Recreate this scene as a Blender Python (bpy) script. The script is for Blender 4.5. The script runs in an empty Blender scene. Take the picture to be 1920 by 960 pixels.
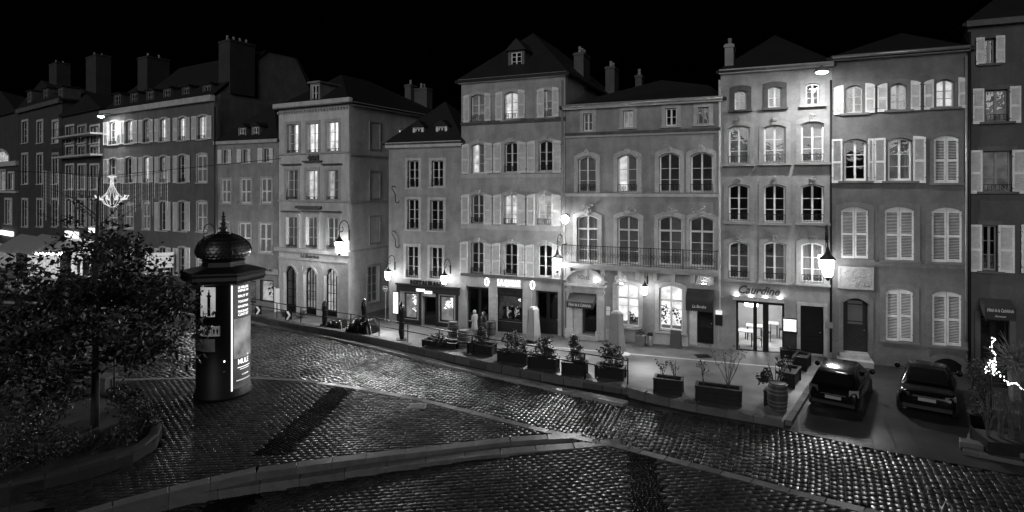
import bpy, math, random
from mathutils import Vector, Matrix
random.seed(7)
R = math.radians
# ------------------------------------------------------------------ camera, world, light, exposure
scn = bpy.context.scene
COL = scn.collection
F, YH, HC = 1100.0, 350.0, 8.1            # focal length in photo pixels, horizon row, camera height
cd = bpy.data.cameras.new('camera'); cam = bpy.data.objects.new('camera', cd); COL.objects.link(cam)
cam.location = (0, 0, HC); cam.rotation_euler = (R(90), 0, 0)
cd.sensor_width = 36; cd.lens = F / 1920 * 36; cd.shift_y = -(480 - YH) / 1920; cd.clip_end = 2000; cd.clip_start = .2
scn.camera = cam
w = bpy.data.worlds.new('World'); scn.world = w; w.use_nodes = True
nt = w.node_tree; bg = nt.nodes['Background']
sky = nt.nodes.new('ShaderNodeTexSky'); sky.sky_type = 'NISHITA'; sky.sun_disc = False
sky.sun_elevation = R(-4); sky.sun_rotation = R(200)
bw = nt.nodes.new('ShaderNodeRGBToBW'); nt.links.new(sky.outputs[0], bw.inputs[0]); nt.links.new(bw.outputs[0], bg.inputs[0])
bg.inputs[1].default_value = .02
sd = bpy.data.lights.new('night_fill_sun', 'SUN'); sun = bpy.data.objects.new('night_fill_sun', sd); COL.objects.link(sun)
sd.energy = .85; sd.angle = R(30); sd.color = (1, 1, 1)
sun.rotation_euler = Vector((.3, .9, -.3)).to_track_quat('-Z', 'Y').to_euler()
vs = scn.view_settings; vs.view_transform = 'Standard'; vs.look = 'None'; vs.exposure = 0; vs.gamma = 1
scn.cycles.use_denoising = True; scn.cycles.max_bounces = 6; scn.cycles.diffuse_bounces = 2
scn.cycles.glossy_bounces = 3; scn.cycles.transparent_max_bounces = 12; scn.cycles.sample_clamp_indirect = 3
scn.cycles.caustics_reflective = False; scn.cycles.caustics_refractive = False
# ------------------------------------------------------------------ materials (black and white place)
MATS = {}
def N(nt, t, **k):
    n = nt.nodes.new(t)
    for a, b in k.items(): setattr(n, a, b)
    return n
def pm(name, v, rough=.8, var=.2, sc=1.2, bump=.15, bsc=30, metal=0, streak=0, wet=None, island=0, coat=0, spec=.5, stretch=(1, 1, 1)):
    if name in MATS: return MATS[name]
    m = bpy.data.materials.new(name); m.use_nodes = True; MATS[name] = m
    nt = m.node_tree; b = nt.nodes['Principled BSDF']; L = nt.links.new
    tc = N(nt, 'ShaderNodeTexCoord'); mp = N(nt, 'ShaderNodeMapping'); mp.inputs['Scale'].default_value = stretch
    L(tc.outputs['Object'], mp.inputs[0]); co = mp.outputs[0]
    no = N(nt, 'ShaderNodeTexNoise'); no.inputs['Scale'].default_value = sc; no.inputs['Detail'].default_value = 7; no.inputs['Roughness'].default_value = .62
    L(co, no.inputs['Vector'])
    mr = N(nt, 'ShaderNodeMapRange'); mr.inputs[1].default_value = .25; mr.inputs[2].default_value = .75
    mr.inputs[3].default_value = v * (1 - var); mr.inputs[4].default_value = v * (1 + var); L(no.outputs[0], mr.inputs[0])
    val = mr.outputs[0]
    def mul(a, bsock):
        x = N(nt, 'ShaderNodeMath', operation='MULTIPLY'); L(a, x.inputs[0]); L(bsock, x.inputs[1]); return x.outputs[0]
    if streak:
        m2 = N(nt, 'ShaderNodeMapping'); m2.inputs['Scale'].default_value = (1.5, 1.5, .4); L(tc.outputs['Object'], m2.inputs[0])
        n2 = N(nt, 'ShaderNodeTexNoise'); n2.inputs['Scale'].default_value = 1.6; n2.inputs['Detail'].default_value = 6; L(m2.outputs[0], n2.inputs['Vector'])
        r2 = N(nt, 'ShaderNodeMapRange'); r2.inputs[1].default_value = .3; r2.inputs[2].default_value = .65; r2.inputs[3].default_value = 1 - streak; r2.inputs[4].default_value = 1.06
        L(n2.outputs[0], r2.inputs[0]); val = mul(val, r2.outputs[0])
        n3 = N(nt, 'ShaderNodeTexNoise'); n3.inputs['Scale'].default_value = 9; n3.inputs['Detail'].default_value = 5; L(tc.outputs['Object'], n3.inputs['Vector'])
        r3 = N(nt, 'ShaderNodeMapRange'); r3.inputs[1].default_value = .3; r3.inputs[2].default_value = .7; r3.inputs[3].default_value = .9; r3.inputs[4].default_value = 1.08
        L(n3.outputs[0], r3.inputs[0]); val = mul(val, r3.outputs[0])
    if island:
        g = N(nt, 'ShaderNodeNewGeometry'); oi = N(nt, 'ShaderNodeObjectInfo')
        ad = N(nt, 'ShaderNodeMath', operation='ADD'); L(g.outputs['Random Per Island'], ad.inputs[0]); L(oi.outputs['Random'], ad.inputs[1])
        fr = N(nt, 'ShaderNodeMath', operation='FRACT'); L(ad.outputs[0], fr.inputs[0])
        fr_out = fr.outputs[0]; ri = N(nt, 'ShaderNodeMapRange'); ri.inputs[3].default_value = 1 - island; ri.inputs[4].default_value = 1 + island; L(fr.outputs[0], ri.inputs[0])
        val = mul(val, ri.outputs[0])
    L(val, b.inputs['Base Color'])
    b.inputs['Roughness'].default_value = rough; b.inputs['Metallic'].default_value = metal
    b.inputs['Specular IOR Level'].default_value = spec
    if coat: b.inputs['Coat Weight'].default_value = coat; b.inputs['Coat Roughness'].default_value = .05
    if wet:
        nw = N(nt, 'ShaderNodeTexNoise'); nw.inputs['Scale'].default_value = wet[2]; nw.inputs['Detail'].default_value = 5
        L(tc.outputs['Object'], nw.inputs['Vector'])
        rw = N(nt, 'ShaderNodeMapRange'); rw.inputs[1].default_value = .35; rw.inputs[2].default_value = .65; rw.inputs[3].default_value = wet[0]; rw.inputs[4].default_value = wet[1]
        L(nw.outputs[0], rw.inputs[0]); L(rw.outputs[0], b.inputs['Roughness'])
        # water film: sharp-edged Beckmann lobe over the dull stone
        df = N(nt, 'ShaderNodeBsdfDiffuse'); gl_ = N(nt, 'ShaderNodeBsdfAnisotropic'); gl_.distribution = 'BECKMANN'; fr = N(nt, 'ShaderNodeFresnel'); fr.inputs[0].default_value = 1.33
        L(val, df.inputs[0]); L(rw.outputs[0], gl_.inputs['Roughness']); fm_ = N(nt, 'ShaderNodeMath', operation='MULTIPLY'); L(fr.outputs[0], fm_.inputs[0])
        np_ = N(nt, 'ShaderNodeTexNoise'); np_.inputs['Scale'].default_value = .32; np_.inputs['Detail'].default_value = 4; L(N(nt, 'ShaderNodeNewGeometry').outputs['Position'], np_.inputs['Vector'])
        rp = N(nt, 'ShaderNodeMapRange'); rp.inputs[1].default_value = .36; rp.inputs[2].default_value = .64; rp.inputs[3].default_value = spec * .3; rp.inputs[4].default_value = spec * 1.25; L(np_.outputs[0], rp.inputs[0]); wet_f = rp.outputs[0]
        if island:
            r4 = N(nt, 'ShaderNodeMapRange'); r4.inputs[3].default_value = .35; r4.inputs[4].default_value = 1.25
            f4 = N(nt, 'ShaderNodeMath', operation='MULTIPLY'); f4.inputs[1].default_value = 7.31; L(fr_out, f4.inputs[0]); f5 = N(nt, 'ShaderNodeMath', operation='FRACT'); L(f4.outputs[0], f5.inputs[0]); L(f5.outputs[0], r4.inputs[0]); wet_f = mul(wet_f, r4.outputs[0])
        L(wet_f, fm_.inputs[1])
        mx = N(nt, 'ShaderNodeMixShader'); L(fm_.outputs[0], mx.inputs[0]); L(df.outputs[0], mx.inputs[1]); L(gl_.outputs[0], mx.inputs[2]); L(mx.outputs[0], nt.nodes['Material Output'].inputs[0])
    if bump:
        nb = N(nt, 'ShaderNodeTexNoise'); nb.inputs['Scale'].default_value = bsc; nb.inputs['Detail'].default_value = 5; L(tc.outputs['Object'], nb.inputs['Vector'])
        bm = N(nt, 'ShaderNodeBump'); bm.inputs['Strength'].default_value = bump; bm.inputs['Distance'].default_value = .003 if wet else .02
        L(nb.outputs[0], bm.inputs['Height']); L(bm.outputs[0], b.inputs['Normal'])
        if wet: L(bm.outputs[0], df.inputs['Normal']); L(bm.outputs[0], gl_.inputs['Normal'])
    return m
def em(name, s, var=0, sc=2.0):
    if name in MATS: return MATS[name]
    m = bpy.data.materials.new(name); m.use_nodes = True; MATS[name] = m
    nt = m.node_tree; nt.nodes.remove(nt.nodes['Principled BSDF']); e = N(nt, 'ShaderNodeEmission'); e.inputs[0].default_value = (1, 1, 1, 1); e.inputs[1].default_value = s
    if var:
        tc = N(nt, 'ShaderNodeTexCoord'); no = N(nt, 'ShaderNodeTexNoise'); no.inputs['Scale'].default_value = sc; no.inputs['Detail'].default_value = 4; nt.links.new(tc.outputs['Object'], no.inputs['Vector'])
        mr = N(nt, 'ShaderNodeMapRange'); mr.inputs[1].default_value = .3; mr.inputs[2].default_value = .7; mr.inputs[3].default_value = s * (1 - var); mr.inputs[4].default_value = s * (1 + var)
        nt.links.new(no.outputs[0], mr.inputs[0]); nt.links.new(mr.outputs[0], e.inputs[1])
    nt.links.new(e.outputs[0], nt.nodes['Material Output'].inputs[0]); return m
def glassm(name, ior=1.5, tint=.85, rough=.02):
    m = bpy.data.materials.new(name); m.use_nodes = True; MATS[name] = m
    nt = m.node_tree; nt.nodes.remove(nt.nodes['Principled BSDF'])
    lw = N(nt, 'ShaderNodeLayerWeight'); lw.inputs[0].default_value = .5; pw = N(nt, 'ShaderNodeMath', operation='POWER'); pw.inputs[1].default_value = 4
    nt.links.new(lw.outputs['Facing'], pw.inputs[0]); fr = N(nt, 'ShaderNodeMapRange'); fr.inputs[3].default_value = ((ior - 1) / (ior + 1)) ** 2; fr.inputs[4].default_value = 1; nt.links.new(pw.outputs[0], fr.inputs[0])
    t = N(nt, 'ShaderNodeBsdfTransparent'); t.inputs[0].default_value = (tint, tint, tint, 1)
    g = N(nt, 'ShaderNodeBsdfGlossy'); g.inputs['Roughness'].default_value = rough
    tc = N(nt, 'ShaderNodeTexCoord'); no = N(nt, 'ShaderNodeTexNoise'); no.inputs['Scale'].default_value = 2.5; nt.links.new(tc.outputs['Object'], no.inputs['Vector'])
    bu = N(nt, 'ShaderNodeBump'); bu.inputs['Strength'].default_value = .12; bu.inputs['Distance'].default_value = .05
    nt.links.new(no.outputs[0], bu.inputs['Height']); nt.links.new(bu.outputs[0], g.inputs['Normal'])
    mx = N(nt, 'ShaderNodeMixShader'); nt.links.new(fr.outputs[0], mx.inputs[0]); nt.links.new(t.outputs[0], mx.inputs[1]); nt.links.new(g.outputs[0], mx.inputs[2])
    nt.links.new(mx.outputs[0], nt.nodes['Material Output'].inputs[0]); return m
def tilem(name, v, bw_, bh, mortar=.03, rough=.7, bump=.6):
    "roof tiles too small to pick apart: a brick pattern of courses"
    m = pm(name, v, rough, .35, .8, 0); nt = m.node_tree; b = nt.nodes['Principled BSDF']; L = nt.links.new
    uv = N(nt, 'ShaderNodeTexCoord'); br = N(nt, 'ShaderNodeTexBrick'); br.inputs['Scale'].default_value = 1; br.inputs['Brick Width'].default_value = bw_; br.inputs['Row Height'].default_value = bh
    br.inputs['Mortar Size'].default_value = mortar; br.inputs['Mortar Smooth'].default_value = .3
    mp = N(nt, 'ShaderNodeMapping'); mp.inputs['Rotation'].default_value = (R(90), 0, 0); L(uv.outputs['Object'], mp.inputs[0]); L(mp.outputs[0], br.inputs['Vector'])
    bu = N(nt, 'ShaderNodeBump'); bu.inputs['Strength'].default_value = bump; bu.inputs['Distance'].default_value = .05; bu.invert = True
    L(br.outputs['Fac'], bu.inputs['Height']); L(bu.outputs[0], b.inputs['Normal']); return m
pl_a = pm('plaster_pale', .36, .9, .26, 1.1, .3, 25, streak=.17)
pl_b = pm('plaster_mid', .3, .9, .3, 1.0, .3, 25, streak=.18)
pl_c = pm('plaster_grey', .15, .9, .3, 1.0, .25, 25, streak=.16)
pl_d = pm('plaster_dark', .09, .9, .25, .7, .25, 25, streak=.1)
chimney_dk = pm('chimney_render_dark', .035, .9, .3, 1, .3, 20)  # near-black tone for the left-hand chimneys
pl_light = pm('plaster_light', .62, .9, .2, 1.1, .3, 25, streak=.14)
trim_b = pm('plaster_trim', .33, .9, .2, 1.6, .3, 25, streak=.12)
trim_c = pm('plaster_trim_grey', .17, .9, .25, 1.6, .3, 25, streak=.12)
trim_d = pm('plaster_trim_dark', .11, .9, .25, 1.6, .3, 25, streak=.12)
stone = pm('dressed_stone', .44, .85, .2, 2.2, .3, 22, streak=.1)
stone_dk = pm('weathered_stone', .1, .9, .35, 2, .3, 22, streak=.3)
stone_lt = pm('limestone', .55, .85, .15, 2, .25, 25, streak=.15)
white = pm('white_paint', .85, .45, .08, 4, .04, 40)
greypaint = pm('grey_paint', .3, .5, .12, 4, .05, 40)
shutm = pm('shutter_paint', .74, .55, .12, 3, .06, 30, streak=.12)
iron = pm('black_iron', .015, .5, .2, 8, .1, 60, spec=.25)
zinc = pm('zinc', .38, .4, .25, 3, .1, 30, metal=.5)
wood_dk = pm('dark_wood', .013, .6, .3, 3, .15, 30, stretch=(6, 6, .6), spec=.15)
wood_md = pm('oak_wood', .05, .7, .3, 3, .2, 30, stretch=(1, 1, .3), spec=.2)
black = pm('black_paint', .01, .5, .2, 5, .03, 40, spec=.2)
pl_e = pm('plaster_darkest', .05, .9, .25, .8, .25, 25, streak=.2)  # darker plaster tone for the far-left houses
roofm = tilem('roof_tiles', .016, .34, .17)
slate = tilem('roof_slates', .012, .3, .2, .02)
glass = glassm('window_glass')
glass_dk = glassm('car_glass', 1.6, .12)
curt = pm('curtain_cloth', .4, .9, .15, 3, .1, 20)
lit = {k: em('lit_room_%d' % i, s, .5, 2.0) for i, (k, s) in enumerate([(1, .12), (2, .3), (3, .6), (4, 1.0), (5, 1.6)])}
lampm = em('lamp_glass_glow', 70)
# ------------------------------------------------------------------ mesh helpers
class MB:
    def __init__(s, xf=None): s.v = []; s.f = []; s.xf = xf
    def add(s, vs, fs):
        o = len(s.v); s.v += vs; s.f += [[i + o for i in f] for f in fs]; return s
    def box(s, x0, x1, y0, y1, z0, z1):
        x0, x1 = min(x0, x1), max(x0, x1); y0, y1 = min(y0, y1), max(y0, y1); z0, z1 = min(z0, z1), max(z0, z1)
        return s.add([(x0, y0, z0), (x1, y0, z0), (x1, y1, z0), (x0, y1, z0), (x0, y0, z1), (x1, y0, z1), (x1, y1, z1), (x0, y1, z1)],
                     [(3, 2, 1, 0), (4, 5, 6, 7), (0, 1, 5, 4), (1, 2, 6, 5), (2, 3, 7, 6), (3, 0, 4, 7)])
    def bar(s, a, b, w, h=None, up=(0, 0, 1)):
        a, b = Vector(a), Vector(b); d = (b - a).normalized(); u = Vector(up)
        if abs(d.dot(u)) > .98: u = Vector((0, 1, 0))
        x = d.cross(u).normalized() * (w / 2); y = x.cross(d).normalized() * ((h or w) / 2)
        p = [a - x - y, a + x - y, a + x + y, a - x + y]; q = [i + (b - a) for i in p]
        return s.add([tuple(i) for i in p + q], [(3, 2, 1, 0), (4, 5, 6, 7), (0, 1, 5, 4), (1, 2, 6, 5), (2, 3, 7, 6), (3, 0, 4, 7)])
    def tube(s, pts, r, n=6):
        pts = [Vector(p) for p in pts]; rr = r if isinstance(r, (list, tuple)) else [r] * len(pts); V = []; Fc = []
        for i, p in enumerate(pts):
            d = (pts[min(i + 1, len(pts) - 1)] - pts[max(i - 1, 0)]).normalized()
            u = Vector((0, 0, 1)) if abs(d.z) < .9 else Vector((1, 0, 0))
            x = d.cross(u).normalized(); y = x.cross(d)
            for k in range(n):
                a = 2 * math.pi * k / n; V.append(tuple(p + (x * math.cos(a) + y * math.sin(a)) * rr[i]))
        for i in range(len(pts) - 1):
            for k in range(n): Fc.append((i * n + k, i * n + (k + 1) % n, (i + 1) * n + (k + 1) % n, (i + 1) * n + k))
        Fc.append(tuple(range(n - 1, -1, -1))); Fc.append(tuple(range((len(pts) - 1) * n, len(pts) * n)))
        return s.add(V, Fc)
    def lathe(s, prof, n=16, c=(0, 0, 0), sx=1, sy=1, rot=0):
        V = []; Fc = []
        for r, z in prof:
            for k in range(n):
                a = 2 * math.pi * k / n + rot; V.append((c[0] + r * math.cos(a) * sx, c[1] + r * math.sin(a) * sy, c[2] + z))
        for i in range(len(prof) - 1):
            for k in range(n): Fc.append((i * n + k, i * n + (k + 1) % n, (i + 1) * n + (k + 1) % n, (i + 1) * n + k))
        Fc.append(tuple(range(n - 1, -1, -1))); Fc.append(tuple(range((len(prof) - 1) * n, len(prof) * n)))
        return s.add(V, Fc)
    def prism(s, poly, y0, y1):
        "poly of (x,z) counter-clockwise seen from -y, extruded y0..y1"
        n = len(poly); V = [(x, y0, z) for x, z in poly] + [(x, y1, z) for x, z in poly]
        return s.add(V, [tuple(range(n)), tuple(range(2 * n - 1, n - 1, -1))] + [(i, n + i, n + (i + 1) % n, (i + 1) % n) for i in range(n)])
    def slab(s, poly, z0, z1):
        "poly of (x,y) counter-clockwise from above"
        n = len(poly); V = [(x, y, z0(x, y) if callable(z0) else z0) for x, y in poly] + [(x, y, z1(x, y) if callable(z1) else z1) for x, y in poly]
        return s.add(V, [tuple(range(n - 1, -1, -1)), tuple(range(n, 2 * n))] + [(i, (i + 1) % n, n + (i + 1) % n, n + i) for i in range(n)])
    def build(s, name, mat, parent=None, smooth=False, loc=None):
        v = [s.xf(*p) for p in s.v] if s.xf else s.v
        me = bpy.data.meshes.new(name); me.from_pydata([tuple(p) for p in v], [], s.f)
        if smooth: me.polygons.foreach_set('use_smooth', [True] * len(me.polygons))
        me.materials.append(mat); me.update()
        return link(name, me, parent, loc)
def link(name, me, parent=None, loc=None, rotz=0):
    o = bpy.data.objects.new(name, me); COL.objects.link(o)
    if parent: o.parent = parent
    if loc: o.location = loc
    if rotz: o.rotation_euler.z = rotz
    return o
def tag(o, label=None, cat=None, group=None, kind=None):
    for k, v in (('label', label), ('category', cat), ('group', group), ('kind', kind)):
        if v: o[k] = v
    return o
def thing(name, label, cat, loc=(0, 0, 0), rotz=0, group=None):
    o = bpy.data.objects.new(name, None); COL.objects.link(o); o.location = loc; o.rotation_euler.z = rotz; o.empty_display_size = .2
    return tag(o, label, cat, group)
def copy_tree(o, parent=None):
    c = o.copy(); COL.objects.link(c); c.parent = parent
    for ch in list(o.children): copy_tree(ch, c)
    return c
def textmb(s, width=None, height=None, extrude=.01, shear=0, xf=None, bold=0, spacing=1):
    cu = bpy.data.curves.new('t', 'FONT'); cu.body = s; cu.extrude = extrude; cu.shear = shear; cu.offset = bold; cu.align_x = 'CENTER'; cu.align_y = 'CENTER'; cu.resolution_u = 3; cu.space_character = spacing
    ob = bpy.data.objects.new('t', cu); me = bpy.data.meshes.new_from_object(ob)
    xs = [v.co.x for v in me.vertices]; ys = [v.co.y for v in me.vertices]
    cx, cy = (max(xs) + min(xs)) / 2, (max(ys) + min(ys)) / 2; W, H = max(xs) - min(xs), max(ys) - min(ys)
    kx = width / W if width else height / H; ky = height / H if height else kx
    m = MB(xf); m.add([((v.co.x - cx) * kx, (v.co.y - cy) * ky, v.co.z) for v in me.vertices], [tuple(p.vertices) for p in me.polygons])
    bpy.data.objects.remove(ob); bpy.data.curves.remove(cu); bpy.data.meshes.remove(me)
    return m
# ------------------------------------------------------------------ terrain
def zt(x): return .03 * min(x - 15, 0)                       # terrace in front of the houses
def zs(x):                                                   # street and upper square
    return -.12 if x > 13 else (-.12 - .07 * (13 - x) if x > 2 else -.89 + .03 * (x - 2))
def zl(x): return zs(x) - max(0, min(.5, (3.2 - x) * .045))  # lower square in front
def gp(px, py, fn=zs, up=0):
    m = (px - 960) / F; z = -.5
    for _ in range(30):
        Y = F * (HC - z) / (py - YH); z = .5 * z + .5 * (fn(m * Y) + up)
    return Vector((m * Y, Y, z))
def inpoly(x, y, P):
    c = False; j = len(P) - 1
    for i in range(len(P)):
        if (P[i][1] > y) != (P[j][1] > y) and x < (P[j][0] - P[i][0]) * (y - P[i][1]) / (P[j][1] - P[i][1]) + P[i][0]: c = not c
        j = i
    return c
# ------------------------------------------------------------------ facades
class Facade:
    def __init__(s, name, label, A, B, depth=8, cat='building', group=None):
        s.A = Vector(A); s.B = Vector(B); d = s.B - s.A; s.W = d.length; s.u = d / s.W; s.a = math.atan2(d.y, d.x)
        s.n = Vector((-s.u.y, s.u.x)); s.depth = depth; s.holes = []; s.sholes = []
        s.root = thing(name, label, cat, (A[0], A[1], 0), s.a, group)
    def at(s, px, py, d=0):
        m = (px - 960) / F; A = s.A + s.n * d
        # A + u*k = t*(m,1)
        k = (m * A.y - A.x) / (s.u.x - m * s.u.y); t = A.y + s.u.y * k
        return k, HC - (py - YH) / F * t
    def side(s, px, py):
        m = (px - 960) / F; A = s.B
        k = (m * A.y - A.x) / (s.n.x - m * s.n.y); t = A.y + s.n.y * k
        return k, HC - (py - YH) / F * t
    def box(s, b, d=0):
        x0, y0, x1, y1 = b; xm, ym = (x0 + x1) / 2, (y0 + y1) / 2
        return s.at(x0, ym, d)[0], s.at(x1, ym, d)[0], s.at(xm, y1, d)[1], s.at(xm, y0, d)[1]
    def world(s, k, d, z): p = s.A + s.u * k + s.n * d; return Vector((p.x, p.y, z))
    def sidexf(s): return lambda a, d, z: (s.W - d, a, z)
    def wall(s, ztop, mat, zbot=-3, reveal=.32, gable=None):
        m = MB(); front(m, 0, s.W, zbot, ztop, s.holes, reveal, lambda a, d, z: (a, d, z))
        if s.sholes: front(m, 0, s.depth, zbot, ztop, s.sholes, reveal, s.sidexf())
        else: m.add([(s.W, 0, zbot), (s.W, s.depth, zbot), (s.W, s.depth, ztop), (s.W, 0, ztop)], [(0, 1, 2, 3)])
        m.add([(0, 0, zbot), (0, s.depth, zbot), (0, s.depth, ztop), (0, 0, ztop)], [(3, 2, 1, 0)])
        m.add([(0, s.depth, zbot), (s.W, s.depth, zbot), (s.W, s.depth, ztop), (0, s.depth, ztop)], [(3, 2, 1, 0)])
        m.add([(0, 0, ztop), (s.W, 0, ztop), (s.W, s.depth, ztop), (0, s.depth, ztop)], [(0, 1, 2, 3)])
        s.ztop = ztop
        return m.build('wall', mat, s.root)
    def band(s, name, py0, py1, mat, proud=.08, over=0, x=None, px=None):
        "horizontal course across the facade; py measured at px"
        px = px or 960 + F * ((s.A + s.B) / 2).x / ((s.A + s.B) / 2).y
        z0, z1 = s.at(px, py1)[1], s.at(px, py0)[1]; x0, x1 = x or (-over, s.W + over)
        return MB().box(x0, x1, -proud, .02, z0, z1).build(name, mat, s.root)
    def pipe(s, px, py0, py1, mat=zinc, r=.055, d=-.09):
        k, z0 = s.at(px, py1, d); z1 = s.at(px, py0, d)[1]
        return MB().tube([(k, d, z0), (k, d, (z0 + z1) / 2), (k, d, z1)], r, 8).build('downpipe', mat, s.root, True)
def arc(a, a0, a1, z1, r):
    t = (a - (a0 + a1) / 2) / ((a1 - a0) / 2); return z1 - r * t * t
def front(m, A0, A1, Z0, Z1, holes, rv, xf):
    xs = sorted({A0, A1} | {h[0] for h in holes} | {h[1] for h in holes}); zs_ = sorted({Z0, Z1} | {h[2] for h in holes} | {h[3] for h in holes})
    for i in range(len(xs) - 1):
        for j in range(len(zs_) - 1):
            cx, cz = (xs[i] + xs[i + 1]) / 2, (zs_[j] + zs_[j + 1]) / 2
            if not (A0 <= cx <= A1 and Z0 <= cz <= Z1): continue
            if any(h[0] < cx < h[1] and h[2] < cz < h[3] for h in holes): continue
            m.add([xf(xs[i], 0, zs_[j]), xf(xs[i + 1], 0, zs_[j]), xf(xs[i + 1], 0, zs_[j + 1]), xf(xs[i], 0, zs_[j + 1])], [(0, 1, 2, 3)])
    for a0, a1, z0, z1, r in holes:
        n = 10 if r else 1; P = [(a0 + (a1 - a0) * i / n) for i in range(n + 1)]; T = [arc(a, a0, a1, z1, r) for a in P]
        for i in range(n):
            if r: m.add([xf(P[i], 0, T[i]), xf(P[i + 1], 0, T[i + 1]), xf(P[i + 1], 0, z1), xf(P[i], 0, z1)], [(0, 1, 2, 3)])
            m.add([xf(P[i], 0, T[i]), xf(P[i], rv, T[i]), xf(P[i + 1], rv, T[i + 1]), xf(P[i + 1], 0, T[i + 1])], [(0, 1, 2, 3)])
        m.add([xf(a0, 0, z0), xf(a0, rv, z0), xf(a0, rv, T[0]), xf(a0, 0, T[0])], [(0, 1, 2, 3)])
        m.add([xf(a1, 0, z0), xf(a1, 0, T[-1]), xf(a1, rv, T[-1]), xf(a1, rv, z0)], [(0, 1, 2, 3)])
        m.add([xf(a0, 0, z0), xf(a1, 0, z0), xf(a1, rv, z0), xf(a0, rv, z0)], [(0, 1, 2, 3)])
def archpoly(a0, a1, z0, z1, r, n=8):
    return [(a0, z0), (a1, z0)] + [(a1 + (a0 - a1) * i / n, arc(a1 + (a0 - a1) * i / n, a0, a1, z1, r)) for i in range(n + 1)] if r else [(a0, z0), (a1, z0), (a1, z1), (a0, z1)]
def surround_mb(m, a0, a1, z0, z1, r, wd, proud, ears=0):
    e = .004; m.box(a0 - wd, a0 - e, -proud, .012, z0, arc(a0, a0, a1, z1, r)); m.box(a1 + e, a1 + wd, -proud, .012, z0, arc(a1, a0, a1, z1, r))
    n = 10 if r else 1; b0, b1 = a0 - wd, a1 + wd
    lo = [(b0 + (b1 - b0) * i / n) for i in range(n + 1)]
    L_ = [(a, (arc(max(a0, min(a1, a)), a0, a1, z1, r)) + e) for a in lo]; H_ = [(a, arc(a, b0, b1, z1 + wd, r * 1.05)) for a in lo]
    for i in range(n):
        p = [L_[i], L_[i + 1], H_[i + 1], H_[i]]
        m.prism(p, -proud - .002, .013)
def railing_mb(m, a0, a1, z0, h, d, n=None, scroll=True):
    m.box(a0, a1, d - .015, d + .015, z0 + h - .03, z0 + h); m.box(a0, a1, d - .012, d + .012, z0 + .04, z0 + .06)
    n = n or max(4, int((a1 - a0) / .13))
    for i in range(n + 1):
        a = a0 + (a1 - a0) * i / n; m.box(a - .008, a + .008, d - .008, d + .008, z0 + .02, z0 + h - .02)
    if scroll:
        k = max(1, int((a1 - a0) / .42))
        for i in range(k):
            c = a0 + (a1 - a0) * (i + .5) / k; rr = min(.16, h * .36)
            for sgn in (-1, 1):
                pts = [(c + sgn * rr * .55 + rr * .55 * math.cos(t) * (1 - t / 11), d - .012, z0 + h * .5 + rr * math.sin(t) * (1 - t / 11)) for t in [q * .55 for q in range(15)]]
                m.tube(pts, .011, 4)
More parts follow.
